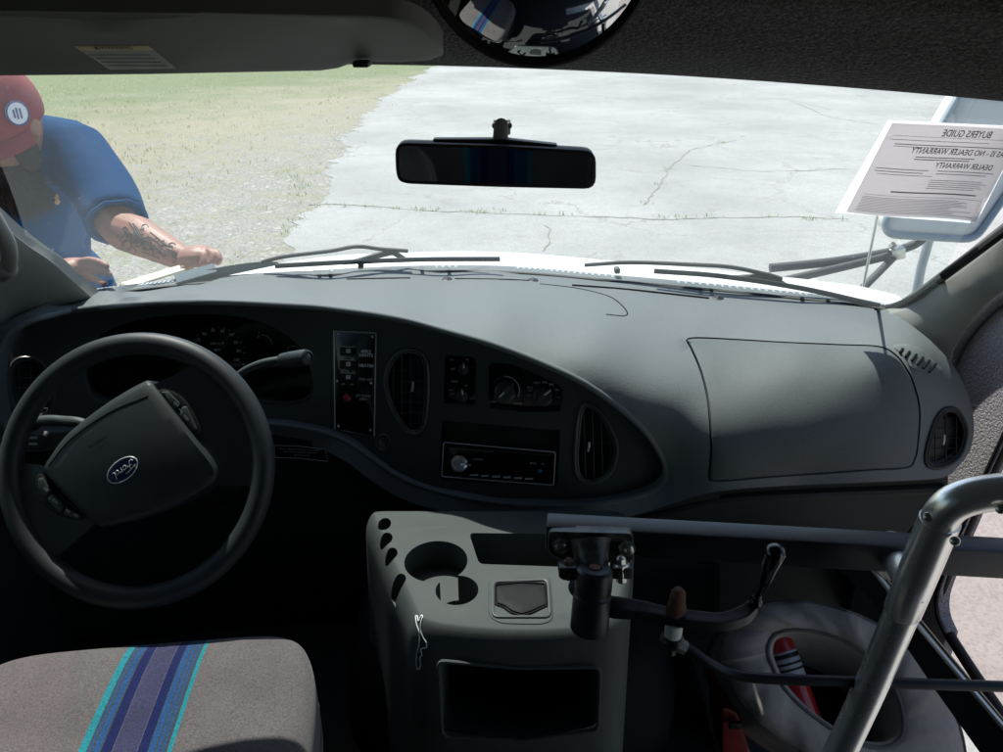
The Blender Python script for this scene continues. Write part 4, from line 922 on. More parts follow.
# ------------------------------------------------------------------ driver's seat
def cushion(w, l, h, crown=.02, ru=.05):
    n = 12; rows = []
    Vs, Fs = [], []
    nx, ny = 21, 17
    def prof(t): return max(0., 1 - abs(t) ** 7)
    for s in (1, -1):
        for j in range(ny):
            for i in range(nx):
                a = (i / (nx - 1)) * 2 - 1; b = (j / (ny - 1)) * 2 - 1
                x = math.sin(a * math.pi / 2) * w / 2; y = math.sin(b * math.pi / 2) * l / 2
                # superellipse plan and rounded edge
                k = (abs(a) ** 8 + abs(b) ** 8) ** (1 / 8.) if (a or b) else 0
                z = s * h / 2 * (max(0, 1 - k ** 6)) ** .5 + (s > 0) * crown * (1 - a * a) * (1 - b * b)
                kk = (abs(x / (w / 2)) ** 4.5 + abs(y / (l / 2)) ** 4.5)
                f_ = 1 if kk <= 1 else kk ** (-1 / 4.5)
                Vs.append(V3((x * f_, y * f_, z)))
    b0 = nx * ny
    for s in (0, 1):
        for j in range(ny - 1):
            for i in range(nx - 1):
                q = s * b0 + j * nx + i; Fs.append([q, q + 1, q + nx + 1, q + nx])
    bm = bmesh.new(); me = bpy.data.meshes.new('t'); me.from_pydata(Vs, [], Fs); bm.from_mesh(me); bmesh.ops.remove_doubles(bm, verts=bm.verts, dist=.0008)
    bm.verts.index_update(); r = ([v.co.copy() for v in bm.verts], [[v.index for v in f.verts] for f in bm.faces]); bm.free(); return subsurf(r, 2)
def place(geo, M): return [M @ v for v in geo[0]], geo[1]
def make_seat(loc, rz, label, cat, group, kind='seat', w=.53, back_h=.62, sx=None, ln=.5, by=-.26, lean=78):
    root = thing(kind, loc, label, cat, group); root.rotation_euler.z = rz
    sx = sx or (-.05, .08)
    def put(n, geo, m, p, stripe=True):
        me = bpy.data.meshes.new(n); me.from_pydata(geo[0], [], geo[1]); me.update()
        for q in me.polygons: q.use_smooth = True
        me.materials.append(m); o = bpy.data.objects.new(n, me); COL.objects.link(o); o.parent = p
        if stripe: set_stripe(o, lambda c: min(.98, max(.02, (c.x - sx[0]) / (sx[1] - sx[0]) * .78 + .105)))
        return o
    put('seat_cushion', place(cushion(w, ln, .15), Matrix.Translation((0, 0, .385))), M_seat, root)
    B = Matrix.Translation((0, by, .40 + back_h / 2)) @ Matrix.Rotation(R(lean), 4, 'X')
    put('backrest', place(cushion(w * .96, back_h, .13), B), M_seat, root)
    put('seat_base', bx(-w * .4, -.2, 0, w * .4, .18, .32, .01), M_black, root, False)
    return root
make_seat((-.482, .566, .692), R(6.5), 'driver seat cushion in grey fabric with blue teal stripes under the steering wheel', 'seat', 'striped bus seats', 'driver_seat', w=.505, sx=(-.028, .085), ln=.60, by=-.47, lean=108)
make_seat((-.05, -1.45, .60), 0, 'passenger seat with blue stripes, seen only reflected in the windshield mirror', 'seat', 'striped bus seats', 'passenger_seat', w=.95, back_h=.95, sx=(-.16, .16))

# ------------------------------------------------------------------ sun visor and mirrors
SVz = TPS([(-60, 76, .93), (200, 74, .93), (440, 58, .95), (-60, 12, .76), (200, 14, .76), (400, 18, .79), (440, 45, .88)])
vis = thing('sun_visor', PY(200, 45, .85), 'long grey sun visor with warning label folded above the driver side glass', 'sun visor')
vo = [(-80, 77), (0, 75.5), (150, 74), (320, 70.5), (338, 68), (350, 63.5), (358, 61.5)] + [(366, 61.5), (380, 62), (405, 62), (430, 60)] + smo([(443, 55), (442, 46), (430, 33), (415, 24), (395, 18), (370, 15.5)], 4) + [(200, 12), (-80, 9)]
vb = obj('visor_panel', relief(vo, SVz, 0, .018, 16, bevel=4, bd=.005, ext=(0, .25, 1)), M_visor, vis)
obj('pivot_clip', box(PY(362, 63.5, .94), (.009, 0, 0), (0, .012, 0), (0, 0, .0035), .002), M_rubber, vis)
wl = obj('warning_label', relief([(73, 46), (148, 45.5), (176, 68.5), (110, 69.5)], SVz, .001, .001, 10), M_labelw, vis)
obj('label_header', relief([(73, 46), (148, 45.5), (153.5, 50), (80.5, 50.5)], SVz, .002, .001, 10), M_yellow, wl)
each('lettering', [ptext('▲WARNING', SVz, 113, 48.1, 3.2, .003, 0, wide=1.5, shear=-.9)] + [relief(rectp(88 + 6.6 * k, 54.4 + 3.6 * k, 150 + 5.5 * k, 55.2 + 3.6 * k), SVz, .002, .0006, 10) for k in range(4)], M_black, wl, smooth=False)

mir = thing('rear_view_mirror', PY(498, 165, 1.05), 'wide black rear view mirror hanging on the windshield glass', 'mirror')
mo = rnd([(395, 142), (500, 145), (596, 150.5), (596, 189), (500, 187), (402, 183.5), (396, 176)], 12)
mc = PY(497, 166, 1.06)
tgt = V3((-.05, -1.52, 1.36))
mn = ((CAM - mc).normalized() + (tgt - mc).normalized()).normalized()
SM = plane(mc, mn)
mh = obj('housing', [relief(mo, SM, 0, .028, 14, bevel=2.2, bd=.003, ext=-mn), relief(rnd([(430, 141), (505, 141), (560, 147), (540, 152), (440, 149)], 4), lambda a, b: SM(a, b) - mn * .016, 0, .02, 10, ext=-mn)], M_rubber, mir)
obj('mirror_glass', relief(inset(mo, 3.4), SM, .0012, .001, 16), M_mirror, mir)
wsp = WS(502, 127, -.003); 
obj('mount', [tube([SM(500, 146) - mn * .028, SM(501, 138) - mn * .03 + V3((0, 0, .012)), wsp + V3((0, -.03, 0)), wsp], [.011, .010, .009, .009], 14), box(wsp, (.014, 0, 0), (0, .003, .0), (0, 0, .012), .002)], M_pillar, mir)
obj('mount_clip', [sphere(wsp + V3((-.011, -.012, .004)), .0055), sphere(wsp + V3((.011, -.012, .004)), .0055)], M_black, mir)

cm = thing('convex_mirror', PD(538, -57, .74), 'round convex mirror with thick black rim hanging from the headliner', 'mirror')
cc_ = PD(538, -57, .74); aim = (V3((-.0, .95, 1.02)) - cc_).normalized(); n_ = ((CAM - cc_).normalized() * 1.0 + aim * .38).normalized()
n_ = (CAM - cc_).normalized() * .9 + V3((0, .25, -.5)) * .35; n_.normalize()
Rm = .1155; Rs = .21; h0 = math.sqrt(Rs ** 2 - (Rm * .968) ** 2)
prof = [(Rm * .968 * math.sin(t * math.pi / 2) if False else Rm * .968 * (1 - t), math.sqrt(max(0, Rs ** 2 - (Rm * .968 * (1 - t)) ** 2)) - h0) for t in np.linspace(0, 1, 14)]
obj('mirror_glass', lathe(cc_, n_, prof, 64), M_mirror2, cm)
obj('rim', lathe(cc_, n_, [(Rm * .9, -.03), (Rm, -.012), (Rm * 1.02, 0), (Rm * 1.01, .005), (Rm * .985, .006), (Rm * .968, .001)], 64), M_rubber, cm)
obj('bracket', tube([cc_ - n_ * .02, cc_ - n_ * .06 + V3((0, 0, .02)), V3((cc_.x, cc_.y + .05, 2.27))], .009, 10), M_rubber, cm)

# ------------------------------------------------------------------ buyers guide sheet on the glass
bg = thing('notice_sheet', WS(920, 170), 'printed white notice sheet taped inside the right corner of the windshield', 'notice')
SG = lambda a, b: WS(a, b, -.010)
c00, c10, c11, c01 = (893, 121), (1025, 127), (976, 222), (846, 212)
def bil(u, v_):
    a = V3(c00).lerp(V3(c10), u) if False else None
    x = (1 - v_) * ((1 - u) * c00[0] + u * c10[0]) + v_ * ((1 - u) * c01[0] + u * c11[0])
    y = (1 - v_) * ((1 - u) * c00[1] + u * c10[1]) + v_ * ((1 - u) * c01[1] + u * c11[1])
    return x, y + 1.2 * math.sin(u * 6) * v_
def sheet(u0, v0, u1, v1, off, nu=24, nv=20):
    return grid([[SG(*bil(u0 + (u1 - u0) * i / nu, v0 + (v1 - v0) * j / nv)) + (CAM - SG(*bil(.5, .5))).normalized() * off for i in range(nu + 1)] for j in range(nv + 1)])
pp = sheet(0, 0, 1, 1, 0); pb = ([q + V3((0, .0006, .0006)) for q in pp[0]], pp[1])
ps = obj('paper', [pp], M_paper, bg)
def sleeve_pt(i, j):
    l, r_ = V3((888, 120.5)).lerp(V3((835, 212.5)), j / 20) if False else ((888 + (835 - 888) * j / 20), 120.5 + 92 * j / 20), (1026 - 50 * j / 20, 126.5 + 97 * j / 20)
    return l[0] + (r_[0] - l[0]) * i / 24, l[1] + (r_[1] - l[1]) * i / 24
obj('sleeve', grid([[WS(*sleeve_pt(i, j), -.003) for i in range(25)] for j in range(21)]), M_sleeve, bg)
def gtext(s, u, v_, h, align='CENTER', wide=1.):
    wide *= .56
    # printed for readers outside, so reversed from in here
    return text(s, lambda x, y: SG(*bil(u - x * wide * h, v_ - y * h * .98)) + (CAM - SG(900, 170)).normalized() * .0022, 1.4, align)
each('lettering', [gtext('BUYERS GUIDE', .60, .105, .075, wide=.95), gtext('AS IS - NO DEALER WARRANTY', .60, .30, .062, wide=1.02), gtext('DEALER WARRANTY', .70, .445, .058, wide=1.02)], M_ink, ps, smooth=False)
ls = []
random.seed(3)
for v_, u0, u1, t in ((.15, .05, .95, .004), (.19, .05, .8, .006), (.235, .1, .97, .009), (.26, .1, .6, .006), (.36, .3, .75, .01), (.385, .3, .72, .01), (.50, .05, .45, .008), (.50, .52, .95, .008), (.53, .05, .42, .008), (.53, .52, .9, .008), (.56, .08, .5, .006), (.735, .25, .9, .014), (.785, .06, .95, .004)):
    ls.append(sheet(u0, v_, u1, v_ + t, .0015, 16, 1))
for k in range(11):
    v_ = .81 + k * .0155; ls.append(sheet(.06, v_, random.uniform(.75, .96), v_ + .005, .0015, 16, 1))
for k in range(5):
    v_ = .60 + k * .022; ls.append(sheet(.5, v_, random.uniform(.85, .95), v_ + .006, .0015, 12, 1))
obj('printed_lines', ls, M_ink2, ps, smooth=False)

# ------------------------------------------------------------------ wipers, antenna, outside mirror
def wiper(label, arm, blade, joint):
    w = thing('windshield_wiper', WS(*joint, .03), label, 'wiper', 'windshield wipers')
    a = obj('wiper_arm', tube([WS(*q, .045) for q in smo(arm, 6)], .0062, 8, flat=.7), M_rubber, w)
    bl = smo(blade, 6)
    b = obj('wiper_blade', [tube([WS(*q, .012) for q in bl], .0045, 6, flat=1.2)], M_rubber, w)
    n = len(bl); jx = joint
    yoke = [tube([WS(*bl[int(n * .06)], .02), WS(*bl[int(n * .2)], .034), WS(*bl[int(n * .42)], .042), WS(*jx, .045), WS(*bl[int(n * .62)], .042), WS(*bl[int(n * .82)], .034), WS(*bl[int(n * .93)], .02)], [.002, .004, .005, .0085, .005, .004, .002], 8)]
    for t in (.22, .3, .68, .76): yoke.append(tube([WS(*bl[int(n * t)], .036), WS(*bl[int(n * t)], .014)], .004, 6))
    obj('blade_yoke', yoke, M_rubber2, b)
    return w
wiper('black windshield wiper lying at the driver side below the mirror', [(262, 262), (285, 256.5), (330, 251), (357, 246.5), (380, 249), (408, 251)], [(275, 266), (340, 262.5), (420, 259.5), (500, 259)], (392, 251.5))
wiper('black windshield wiper lying at the passenger side below the notice sheet', [(585, 265), (630, 262.5), (690, 264.5), (730, 267), (765, 274), (782, 279)], [(654, 271), (720, 276), (800, 288), (880, 306)], (768, 276))
ant = thing('antenna', PY(862, 292, 1.52), 'thin silver antenna rod standing by the right cowl corner', 'antenna')
obj('antenna_rod', tube([PY(862, 292, 1.52), PY(877, 218, 1.56), PY(893, 140, 1.6)], .003, 8), M_alu, ant)
obj('antenna_base', lathe(PY(862, 296, 1.52), (0, 0, 1), [(.014, -.02), (.012, .004), (.006, .012)], 16), M_rubber2, ant)

om = thing('side_mirror', PY(905, 255, 1.75), 'outside side mirror with grey tube arms behind the notice sheet', 'mirror')
mo2 = rnd([(960, 95), (1062, 96), (1014, 160), (972, 238), (886, 234), (884, 222)], 12)
MSm = lambda a, b: PY(a, b, 1.72)
mo2 = rnd([(963, 88), (1072, 90), (1010, 190), (975, 240), (888, 235), (884, 222)], 12)
SMo = plane(PY(950, 180, 1.74), (.25, -.9, .3))
mb = obj('mirror_head', relief(mo2, SMo, 0, .05, 16, bevel=6, bd=.02), M_headw, om)
obj('head_frame', ltube(resample(mo2, 8), SMo, .008, .004, 10, True), M_mirf, om)
obj('mirror_arm', [tube(catmull([PY(770, 268, 1.7), PY(830, 262, 1.7), PY(880, 254, 1.72), PY(905, 248, 1.74), PY(920, 241, 1.75), PY(927, 232, 1.75)], 6), .0105, 12), tube(catmull([PY(782, 281, 1.66), PY(830, 270, 1.68), PY(888, 256, 1.71)], 5), .0095, 12), tube([PY(895, 256, 1.72), PY(864, 287, 1.62)], .0085, 12)], M_rubber2, om)
for g_ in [tube([PY(930, 236, 1.79), PY(921, 268, 1.8), PY(914, 305, 1.8)], .011, 12), tube([PY(978, 60, 1.8), PY(965, 96, 1.8), PY(940, 150, 1.8)], .022, 12)]: obj('mirror_brace', g_, M_mirb, om)
obj('arm_clamp', [box(PY(896, 253, 1.72), (.016, 0, .004), (0, .014, 0), (-.003, 0, .013), .003), lathe(PY(891, 247, 1.715), (.3, -.5, .8), [(.008, 0), (.008, .01), (.004, .012)], 10)], M_bolt, om)

# ------------------------------------------------------------------ door operator
BL, BR = PD(546, 527, .95), PZ(1110, 558.5, PD(546, 527, .95).z)
op = thing('door_operator', BL, 'black manual door operator with square bar, pivot casting and crank lever', 'door opener')
t = (BR - BL).normalized(); up = V3((0, 0, 1)); bk = V3((-t.y, t.x, 0))
ctr = (BL + BR) / 2 + bk * .0155 - up * .02
obj('square_bar', box(ctr, (BR - BL) / 2, bk * .0155, up * .02, .003), M_iron, op)
SPl = plane(BL - bk * .006, bk)
obj('bracket_plate', relief(rnd([(548, 531), (630, 533), (634, 538), (634, 560), (622, 563), (560, 560), (548, 553)], 5), SPl, .003, .012, 8, bevel=1.5, bd=.003, ext=bk), M_ironr, op)
def bolt(px, py, S, off, r=.0075, m_=M_bolt, n=None):
    n = n or (V3((0, -1, .25))); return lathe(toward(S(px, py), off), n, [(r * 1.5, 0), (r * 1.5, .002), (r, .002), (r, .008), (r * .8, .009)], 6)
for q in ((560.5, 545.5), (627, 548)): obj('bolt', bolt(*q, SPl, .004), M_bolt, op)
yA, yB = PY(594, 540, BL.y - .01), PY(595, 568, .715)
pt = PY(595, 567.5, .715); ptb = PY(589, 630, .70); ax = (ptb - pt)
obj('pivot_neck', tube([SPl(590, 540), PY(591, 553, .75), PY(593, 572, .727)], [.026, .022, .018], 18), M_ironr, op)
L_ = ax.length; piv = obj('pivot_housing', lathe(pt, ax, [(.006, .002), (.0085, 0), (.018, 0), (.0215, .003), (.0222, .012), (.0222, .028), (.021, .03), (.021, .034), (.0228, .036), (.0232, L_ - .004), (.021, L_)], 36), M_iron, op)
obj('centre_hole', lathe(pt - ax.normalized() * .0012, ax, [(.0025, 0), (.0065, .0), (.007, .001)], 16), M_rust, piv)
for x, ya, yb in ((568.5, 558, 580), (620.5, 556, 583)):
    a, b = PY(x, ya, .73), PY(x + (.5 if x < 600 else 1.5), yb, .72); d = b - a
    obj('clamp_bolt', lathe(a, d, [(.003, 0), (.0065, .003), (.007, .009), (.011, .010), (.0115, .021), (.011, .024), (.0068, .025), (.0068, d.length - .002), (.004, d.length)], 8), M_rust if x < 600 else M_bolt, op)
    obj('clamp_ear', box((a + b) / 2, (.0125, 0, 0), (0, .011, -.002), (0, .002, .007), .003), M_ironr, op)
ZL = PY(620, 605, .705).z
SLv = lambda a, b: PZ(a, b, ZL)
lev = obj('crank_lever', relief(sm([(606, 596), (640, 600), (665, 606), (700, 611), (722, 612), (740, 606), (751, 599), (759, 604), (748, 617), (725, 623), (700, 622), (668, 617), (640, 612), (608, 609)], 4), SLv, 0, .013, 7, bevel=1.5, bd=.002, ext=(0, 0, -1)), M_iron, op)
obj('cast_lettering', [ptext('DOOR', SLv, 642, 604.5, 2.6, .0012, 8), ptext('CONTROL', SLv, 642, 608.3, 2.4, .0012, 8)], M_lower, lev, smooth=False)
hd = catmull([SLv(755, 604), SLv(757, 601) + V3((0, 0, .012)), PY(764, 583, .70), PY(770, 566, .69), PY(775, 553, .685), PY(777, 547, .683)], 5)
rad = np.interp(np.linspace(0, 1, len(hd)), [0, .15, .4, .65, .82, .95, 1], [.006, .005, .007, .0105, .0118, .008, .002])
obj('lever_grip', [tube(hd, list(rad), 18), sphere(SLv(755, 604) + V3((0, 0, .003)), .008)], M_gloss, op)
bj = SLv(676, 611)
obj('ball_stud', [lathe(bj, (0, 0, 1), [(.0115, -.002), (.0115, .008), (.0095, .012), (.0095, .02), (.0085, .028), (.005, .033), (.001, .034)], 16)], M_rust, op)
obj('stud_washer', lathe(bj - V3((0, 0, .036)), (0, 0, 1), [(.010, -.004), (.0105, .004), (.0102, .018)], 18), mat('nylon_white', (.6, .6, .57), .5), op)
obj('ball_joint', [sphere(bj - V3((0, 0, .046)), .0145, 1, 1, .8), lathe(bj - V3((0, 0, .066)), (0, 0, 1), [(.007, 0), (.007, .012)], 8)], M_iron, op)
rb0 = bj - V3((0, 0, .046))
rod = catmull([rb0, PY(688, 649, rb0.y - .005), PY(707, 662, rb0.y - .012), PY(730, 673.5, rb0.y - .015), PY(765, 678.5, rb0.y - .018), PY(860, 682, rb0.y - .02), PY(1015, 687, rb0.y - .025)], 7)
obj('link_rod', tube(rod, .0066, 12), M_iron, op)
obj('rod_nut', lathe(PY(679, 645, rb0.y - .004), rod[3] - rod[0], [(.0085, 0), (.0085, .009)], 6), M_bolt, op)

# ------------------------------------------------------------------ grab rail
rail = thing('grab_rail', PD(850, 720, .95), 'curved brushed steel grab rail by the entry steps at right', 'grab rail')
p0, p1 = PD(829, 775, .975), PD(935, 533, .80)
cl = catmull([p0, PD(869, 690, .925), PD(908, 598, .853), p1, PD(941, 517, .785), PD(953, 504, .772), PD(973, 496, .762), PD(1003, 491.5, .752), PD(1060, 487, .73)], 8)
obj('rail_tube', tube(cl, .0182, 22), M_steel, rail)
a, b = PD(902, 612, .863), PD(940, 520, .789)
obj('rail_sleeve', tube([a, a.lerp(b, .02), a.lerp(b, .5), b], [.0185, .0197, .0199, .0199], 22), M_steel, rail)
fc = PY(893, 556, BL.y - .018); jn = PD(912, 585, .855)
obj('mount_flange', [lathe(fc, V3((.15, -.8, .6)), [(.030, -.004), (.030, 0), (.027, .003), (.022, .004), (.02, .010), (.0165, .012)], 30)], M_steel2, rail)
obj('mount_stub', tube([fc, fc.lerp(jn, .35), fc.lerp(jn, .8), jn], [.0165, .0165, .0165, .017], 20), M_steel, rail)
for q, d in (((955, 541), .772), ((920, 599), .83), ((1001, 509), .735), ((928, 517), .778)): obj('screw', lathe(PD(*q, d), CAM - PD(*q, d), [(.005, 0), (.0045, .002), (.002, .0035)], 12), M_bolt, rail)

# ------------------------------------------------------------------ stanchion, fabric cover, extinguisher
dst = thing('modesty_panel', PD(940, 660, 1.08), 'dark sloping panel edge with bright aluminium trim below the bar at right', 'panel')
SDp = plane3((870, 568, 1.12), (1003, 722, 1.02), (990, 760, 1.04))
obj('panel_board', relief([(860, 548), (872, 562), (1030, 752), (1030, 800), (985, 760), (935, 690), (905, 645), (870, 600), (840, 570)], SDp, 0, .02, 20), M_black, dst)
obj('edge_trim', ltube([(860, 553), (900, 604), (950, 664), (1025, 752)], SDp, .0042, .003, 8), M_alu, dst)

FC = TPS([(722, 650, 1.06), (760, 605, 1.10), (820, 603, 1.09), (900, 640, 1.03), (960, 720, .95), (965, 790, .90), (840, 770, .90), (760, 725, .95), (830, 690, .99)])
outer = sm([(722, 662), (723, 640), (731, 622), (748, 610), (772, 604), (805, 602), (840, 609), (872, 622), (900, 642), (923, 664), (941, 688), (955, 715), (964, 745), (965, 785), (930, 805), (880, 795), (835, 770), (795, 748), (760, 722), (738, 695)], 5)
inner = sm([(773, 652), (776, 640), (784, 634), (797, 632), (815, 634), (835, 640), (852, 648), (868, 660), (882, 675), (891, 690), (897, 708), (898, 725), (894, 737), (880, 742), (862, 740), (840, 730), (820, 717), (802, 702), (787, 685), (778, 668)], 5)
nO = len(outer); rows = []
for k in range(11):
    s = k / 10; row = []
    for i in range(nO):
        x = inner[i][0] * (1 - s) + outer[i][0] * s; y = inner[i][1] * (1 - s) + outer[i][1] * s
        w = (math.sin(i * .42 + 1) * .006 + math.sin(i * .97 + 2 + s) * .004 + math.sin(i * 1.7 + 5 * s) * .002) * s ** .8 * 1.15
        row.append(toward(FC(x, y), .024 * math.sin(min(1, s * 1.0) * math.pi) ** .7 + w))
    row.append(row[0]); rows.append(row)
back_ = [[q + V3((.01, .09, -.12)) * d for q in rows[-1]] for d in (.2, .6, 1.3)]
inn_ = [[q + V3((.0, .05, -.10)) * d for q in rows[0]] for d in (1.5, .6, .2)]
fcv = thing('fabric_cover', FC(840, 690), 'grey canvas cover with round opening slumped beside the entry steps', 'cover')
obj('canvas', grid(inn_ + rows + back_), M_cloth, fcv, sharp=80)
obj('piping', [tube([q + (CAM - q).normalized() * .002 for q in rows[1][:-1]], .0035, 8, True), tube(rows[-1][:-1], .0028, 8, True)], mat('canvas_piping', (.09, .085, .085), .85), fcv)
obj('opening_lining', [(lambda g: g)(grid([[q + V3((0, .05, -.1)) * 1.4 for q in rows[0]], [FC(840, 690) + V3((0, .12, -.22))] * len(rows[0])]))], M_black, fcv)
fx = thing('fire_extinguisher', FC(800, 665) + V3((.01, .06, -.16)), 'red fire extinguisher with silver label inside the grey canvas cover', 'extinguisher')
fa, fb_ = FC(784, 630) + V3((0, .03, -.035)), FC(812, 703) + V3((.0, .03, -.04)); fax = fb_ - fa; fl = fax.length
obj('cylinder', lathe(fa - fax * .1, fax, [(.008, -.02), (.02, 0), (.0245, .02), (.025, fl * .5), (.025, fl * 1.3), (.02, fl * 1.4)], 28), M_tank, fx)
lab = obj('label_band', lathe(fa, fax, [(.0254, fl * .27), (.0256, fl * .28), (.0256, fl * .68), (.0254, fl * .69)], 28), M_label, fx)
obj('label_print', [lathe(fa, fax, [(.0257, fl * x0), (.0258, fl * x0 + .0002), (.0258, fl * x1), (.0257, fl * x1 + .0002)], 28) for x0, x1 in ((.30, .36), (.42, .45), (.5, .53))], M_black, lab)
rc = thing('red_case', PZ(735, 735, .85), 'dark red case standing on the floor below the grey canvas cover', 'case')
obj('case_body', relief(rnd([(722, 706), (738, 712), (750, 752), (756, 800), (722, 800)], 5), lambda a, b: PY(a, b, 1.02), 0, .1, 14, bevel=3, bd=.006), M_redd, rc)
obj('case_latch', box(PY(735, 725, 1.008), (.012, 0, 0), (0, .004, 0), (0, 0, .008), .002), M_black, rc)

# ------------------------------------------------------------------ the person working at the cowl
PF = V3((-1.30, 2.06, 0))
per = thing('person', PF, 'bearded man in blue shirt and red cap leaning over the cowl with both hands', 'person')
shL, elL, wrL = PD(86, 152, 1.98), PD(119, 226, 1.86), PD(184, 259, 1.765)
shR, elR, wrR = PD(-75, 175, 1.84), PD(-30, 290, 1.66), PD(55, 277, 1.585)
chest = PD(8, 200, 2.02); neck = PD(4, 138, 1.98); pel = V3((-1.36, 2.16, .98)); bel = V3((-1.30, 2.08, 1.22))
hdc = PD(2, 124, 1.80)
J = {'hL': pel + V3((.09, 0, -.06)), 'kL': V3((-1.25, 2.12, .5)), 'aL': V3((-1.26, 2.18, .09)), 'hR': pel + V3((-.09, 0, -.06)), 'kR': V3((-1.45, 2.14, .5)), 'aR': V3((-1.47, 2.2, .09))}
lat = (shL - shR).normalized(); spn = (neck - pel).normalized(); spn = (spn - lat * spn.dot(lat)).normalized(); dep = lat.cross(spn); BM = Matrix((lat, dep, spn)).transposed()
def bell(c, rx, ry, rz): g = sphere((0, 0, 0), 1, rx, ry, rz, 24, 16); return [V3(c) + BM @ v for v in g[0]], g[1]
def limb(pts, rad, seg=16):
    q = catmull(pts, 5); return tube(q, list(np.interp(np.linspace(0, 1, len(q)), np.linspace(0, 1, len(rad)), rad)), seg)
def fuse(geos, vox, it):
    Vs, Fs = [], []
    for v, f in geos:
        b = len(Vs); Vs += [tuple(q) for q in v]; Fs += [[i + b for i in t] for t in f]
    me = bpy.data.meshes.new('t'); me.from_pydata(Vs, [], Fs); bm = bmesh.new(); bm.from_mesh(me); bmesh.ops.remove_doubles(bm, verts=bm.verts, dist=1e-5); bmesh.ops.recalc_face_normals(bm, faces=bm.faces); bm.to_mesh(me); bm.free()
    o = bpy.data.objects.new('t', me); COL.objects.link(o)
    m = o.modifiers.new('r', 'REMESH'); m.mode = 'VOXEL'; m.voxel_size = vox
    m = o.modifiers.new('s', 'SMOOTH'); m.iterations = it; m.factor = .5
    return bake(o)
mids = (shL + shR) / 2
def torso(k):
    return [bell(pel, .165 * k, .125 * k, .15 * k), bell(bel, .17 * k, .135 * k, .2 * k), bell(chest, .175 * k, .13 * k, .2 * k), limb([shR + spn * .0, mids + spn * .03, shL + spn * .0], [.07 * k, .08 * k, .08 * k, .08 * k, .07 * k])]
body = torso(.95) + [limb([mids + spn * .02, (neck + hdc) / 2, hdc], [.07, .058, .055])]
body += [limb([shL, shL.lerp(elL, .5) - dep * .005, elL, elL.lerp(wrL, .35), wrL], [.062, .056, .047, .047, .029]), limb([shR, shR.lerp(elR, .5), elR, elR.lerp(wrR, .35), wrR], [.062, .056, .047, .046, .028])]
body += [limb([J['h' + k], J['k' + k], J['a' + k]], [.1, .065, .045]) for k in 'LR']
# head: looks down and towards the cowl
fwd = V3((-.26, -.84, -.36)).normalized(); side = fwd.cross(V3((0, 0, 1))).normalized(); upv = side.cross(fwd).normalized()   # side = his own left is -side
def hp(s, f_, u): return hdc + side * s + fwd * f_ + upv * u
HM = Matrix((side, fwd, upv)).transposed()
def ell(c, rs, seg=28, rings=18):
    g = sphere((0, 0, 0), 1, *rs, seg, rings); return [hdc + HM @ (v + V3(c)) for v in g[0]], g[1]
def headgeo():
    g = sphere((0, 0, 0), 1, 1, 1, 1, 40, 28); out = []
    for v in g[0]:
        x, y, z = v.x * .077, v.y * .098, v.z * .118
        jaw = max(0, -z) / .118; x *= 1 - .28 * jaw; y *= 1 - .12 * jaw if y > 0 else 1 - .35 * jaw
        if y > 0:
            y += .024 * math.exp(-((x / .014) ** 2) - (((z + .018) / .022) ** 2))      # nose
            y -= .012 * (math.exp(-(((abs(x) - .032) / .016) ** 2) - (((z - .012) / .012) ** 2)))   # eye sockets
            y += .006 * math.exp(-((x / .05) ** 2) - (((z - .03) / .01) ** 2))       # brow
            y += .007 * math.exp(-((x / .024) ** 2) - (((z + .058) / .009) ** 2))     # lips
        out.append(hdc + HM @ V3((x, y, z)))
    return out, g[1]
body.append(headgeo())
for s in (-1, 1): body.append(ell((s * .078, -.01, -.005), (.012, .02, .032), 12, 8))
def finger(pts, r0, r1): 
    q = catmull(pts, 4); return tube(q, list(np.linspace(r0, r1, len(q) - 1)) + [r1 * .4], 10)
# his left hand, knuckles up, gripping the strip on the cowl
hb_ = [PD(184, 259, 1.765), PD(195, 256, 1.755), PD(205, 255, 1.745)]
body.append(tube(catmull([wrL, PD(192, 256.5, 1.755), PD(203, 256, 1.745), PD(209, 257, 1.742)], 4), [.027, .029, .033, .036, .038, .039, .04, .039, .037, .034, .03, .024, .015], 14, flat=.62))
for a, b, c, d in (((194, 257), (194, 264), (189, 268), .0), ((202.5, 254), (203.5, 262), (198, 267), .0), ((210.5, 252.5), (212.5, 261), (207, 266), .0), ((216.5, 253.5), (220, 260), (216, 264.5), .0)):
    body.append(finger([PD(a[0] - 6, a[1] - 1.5, 1.747), PD(a[0], a[1] - 1, 1.728), PD(*b, 1.718), PD(*c, 1.722)], .0082, .0066))
body.append(finger([PD(190, 260, 1.752), PD(189, 265, 1.735), PD(184, 269, 1.725), PD(180, 270, 1.722)], .0125, .009))
# his right hand, flat over the glass corner with fingers spread
body.append(tube(catmull([wrR, PD(62, 271, 1.572), PD(74, 268.5, 1.56), PD(82, 268, 1.55)], 4), [.026, .028, .031, .034, .037, .038, .038, .037, .036, .034, .03, .024, .014], 14, flat=.6))
for p_ in ([(74, 263.5), (88, 260), (100, 262), (109, 267)], [(76, 268), (92, 268.5), (104, 272), (112, 275)], [(76, 273), (90, 277), (101, 282), (107, 284)], [(72, 277), (83, 285), (92, 291), (97, 293)]):
    body.append(finger([PD(q[0], q[1], 1.556 - .010 * i) for i, q in enumerate(p_)], .0082, .0062))
body.append(finger([PD(58, 274, 1.565), PD(64, 282, 1.54), PD(72, 288, 1.53), PD(80, 292, 1.525)], .0105, .008))
bodyo = obj('body', fuse(body, .0033, 3), M_skin, per, sharp=180)
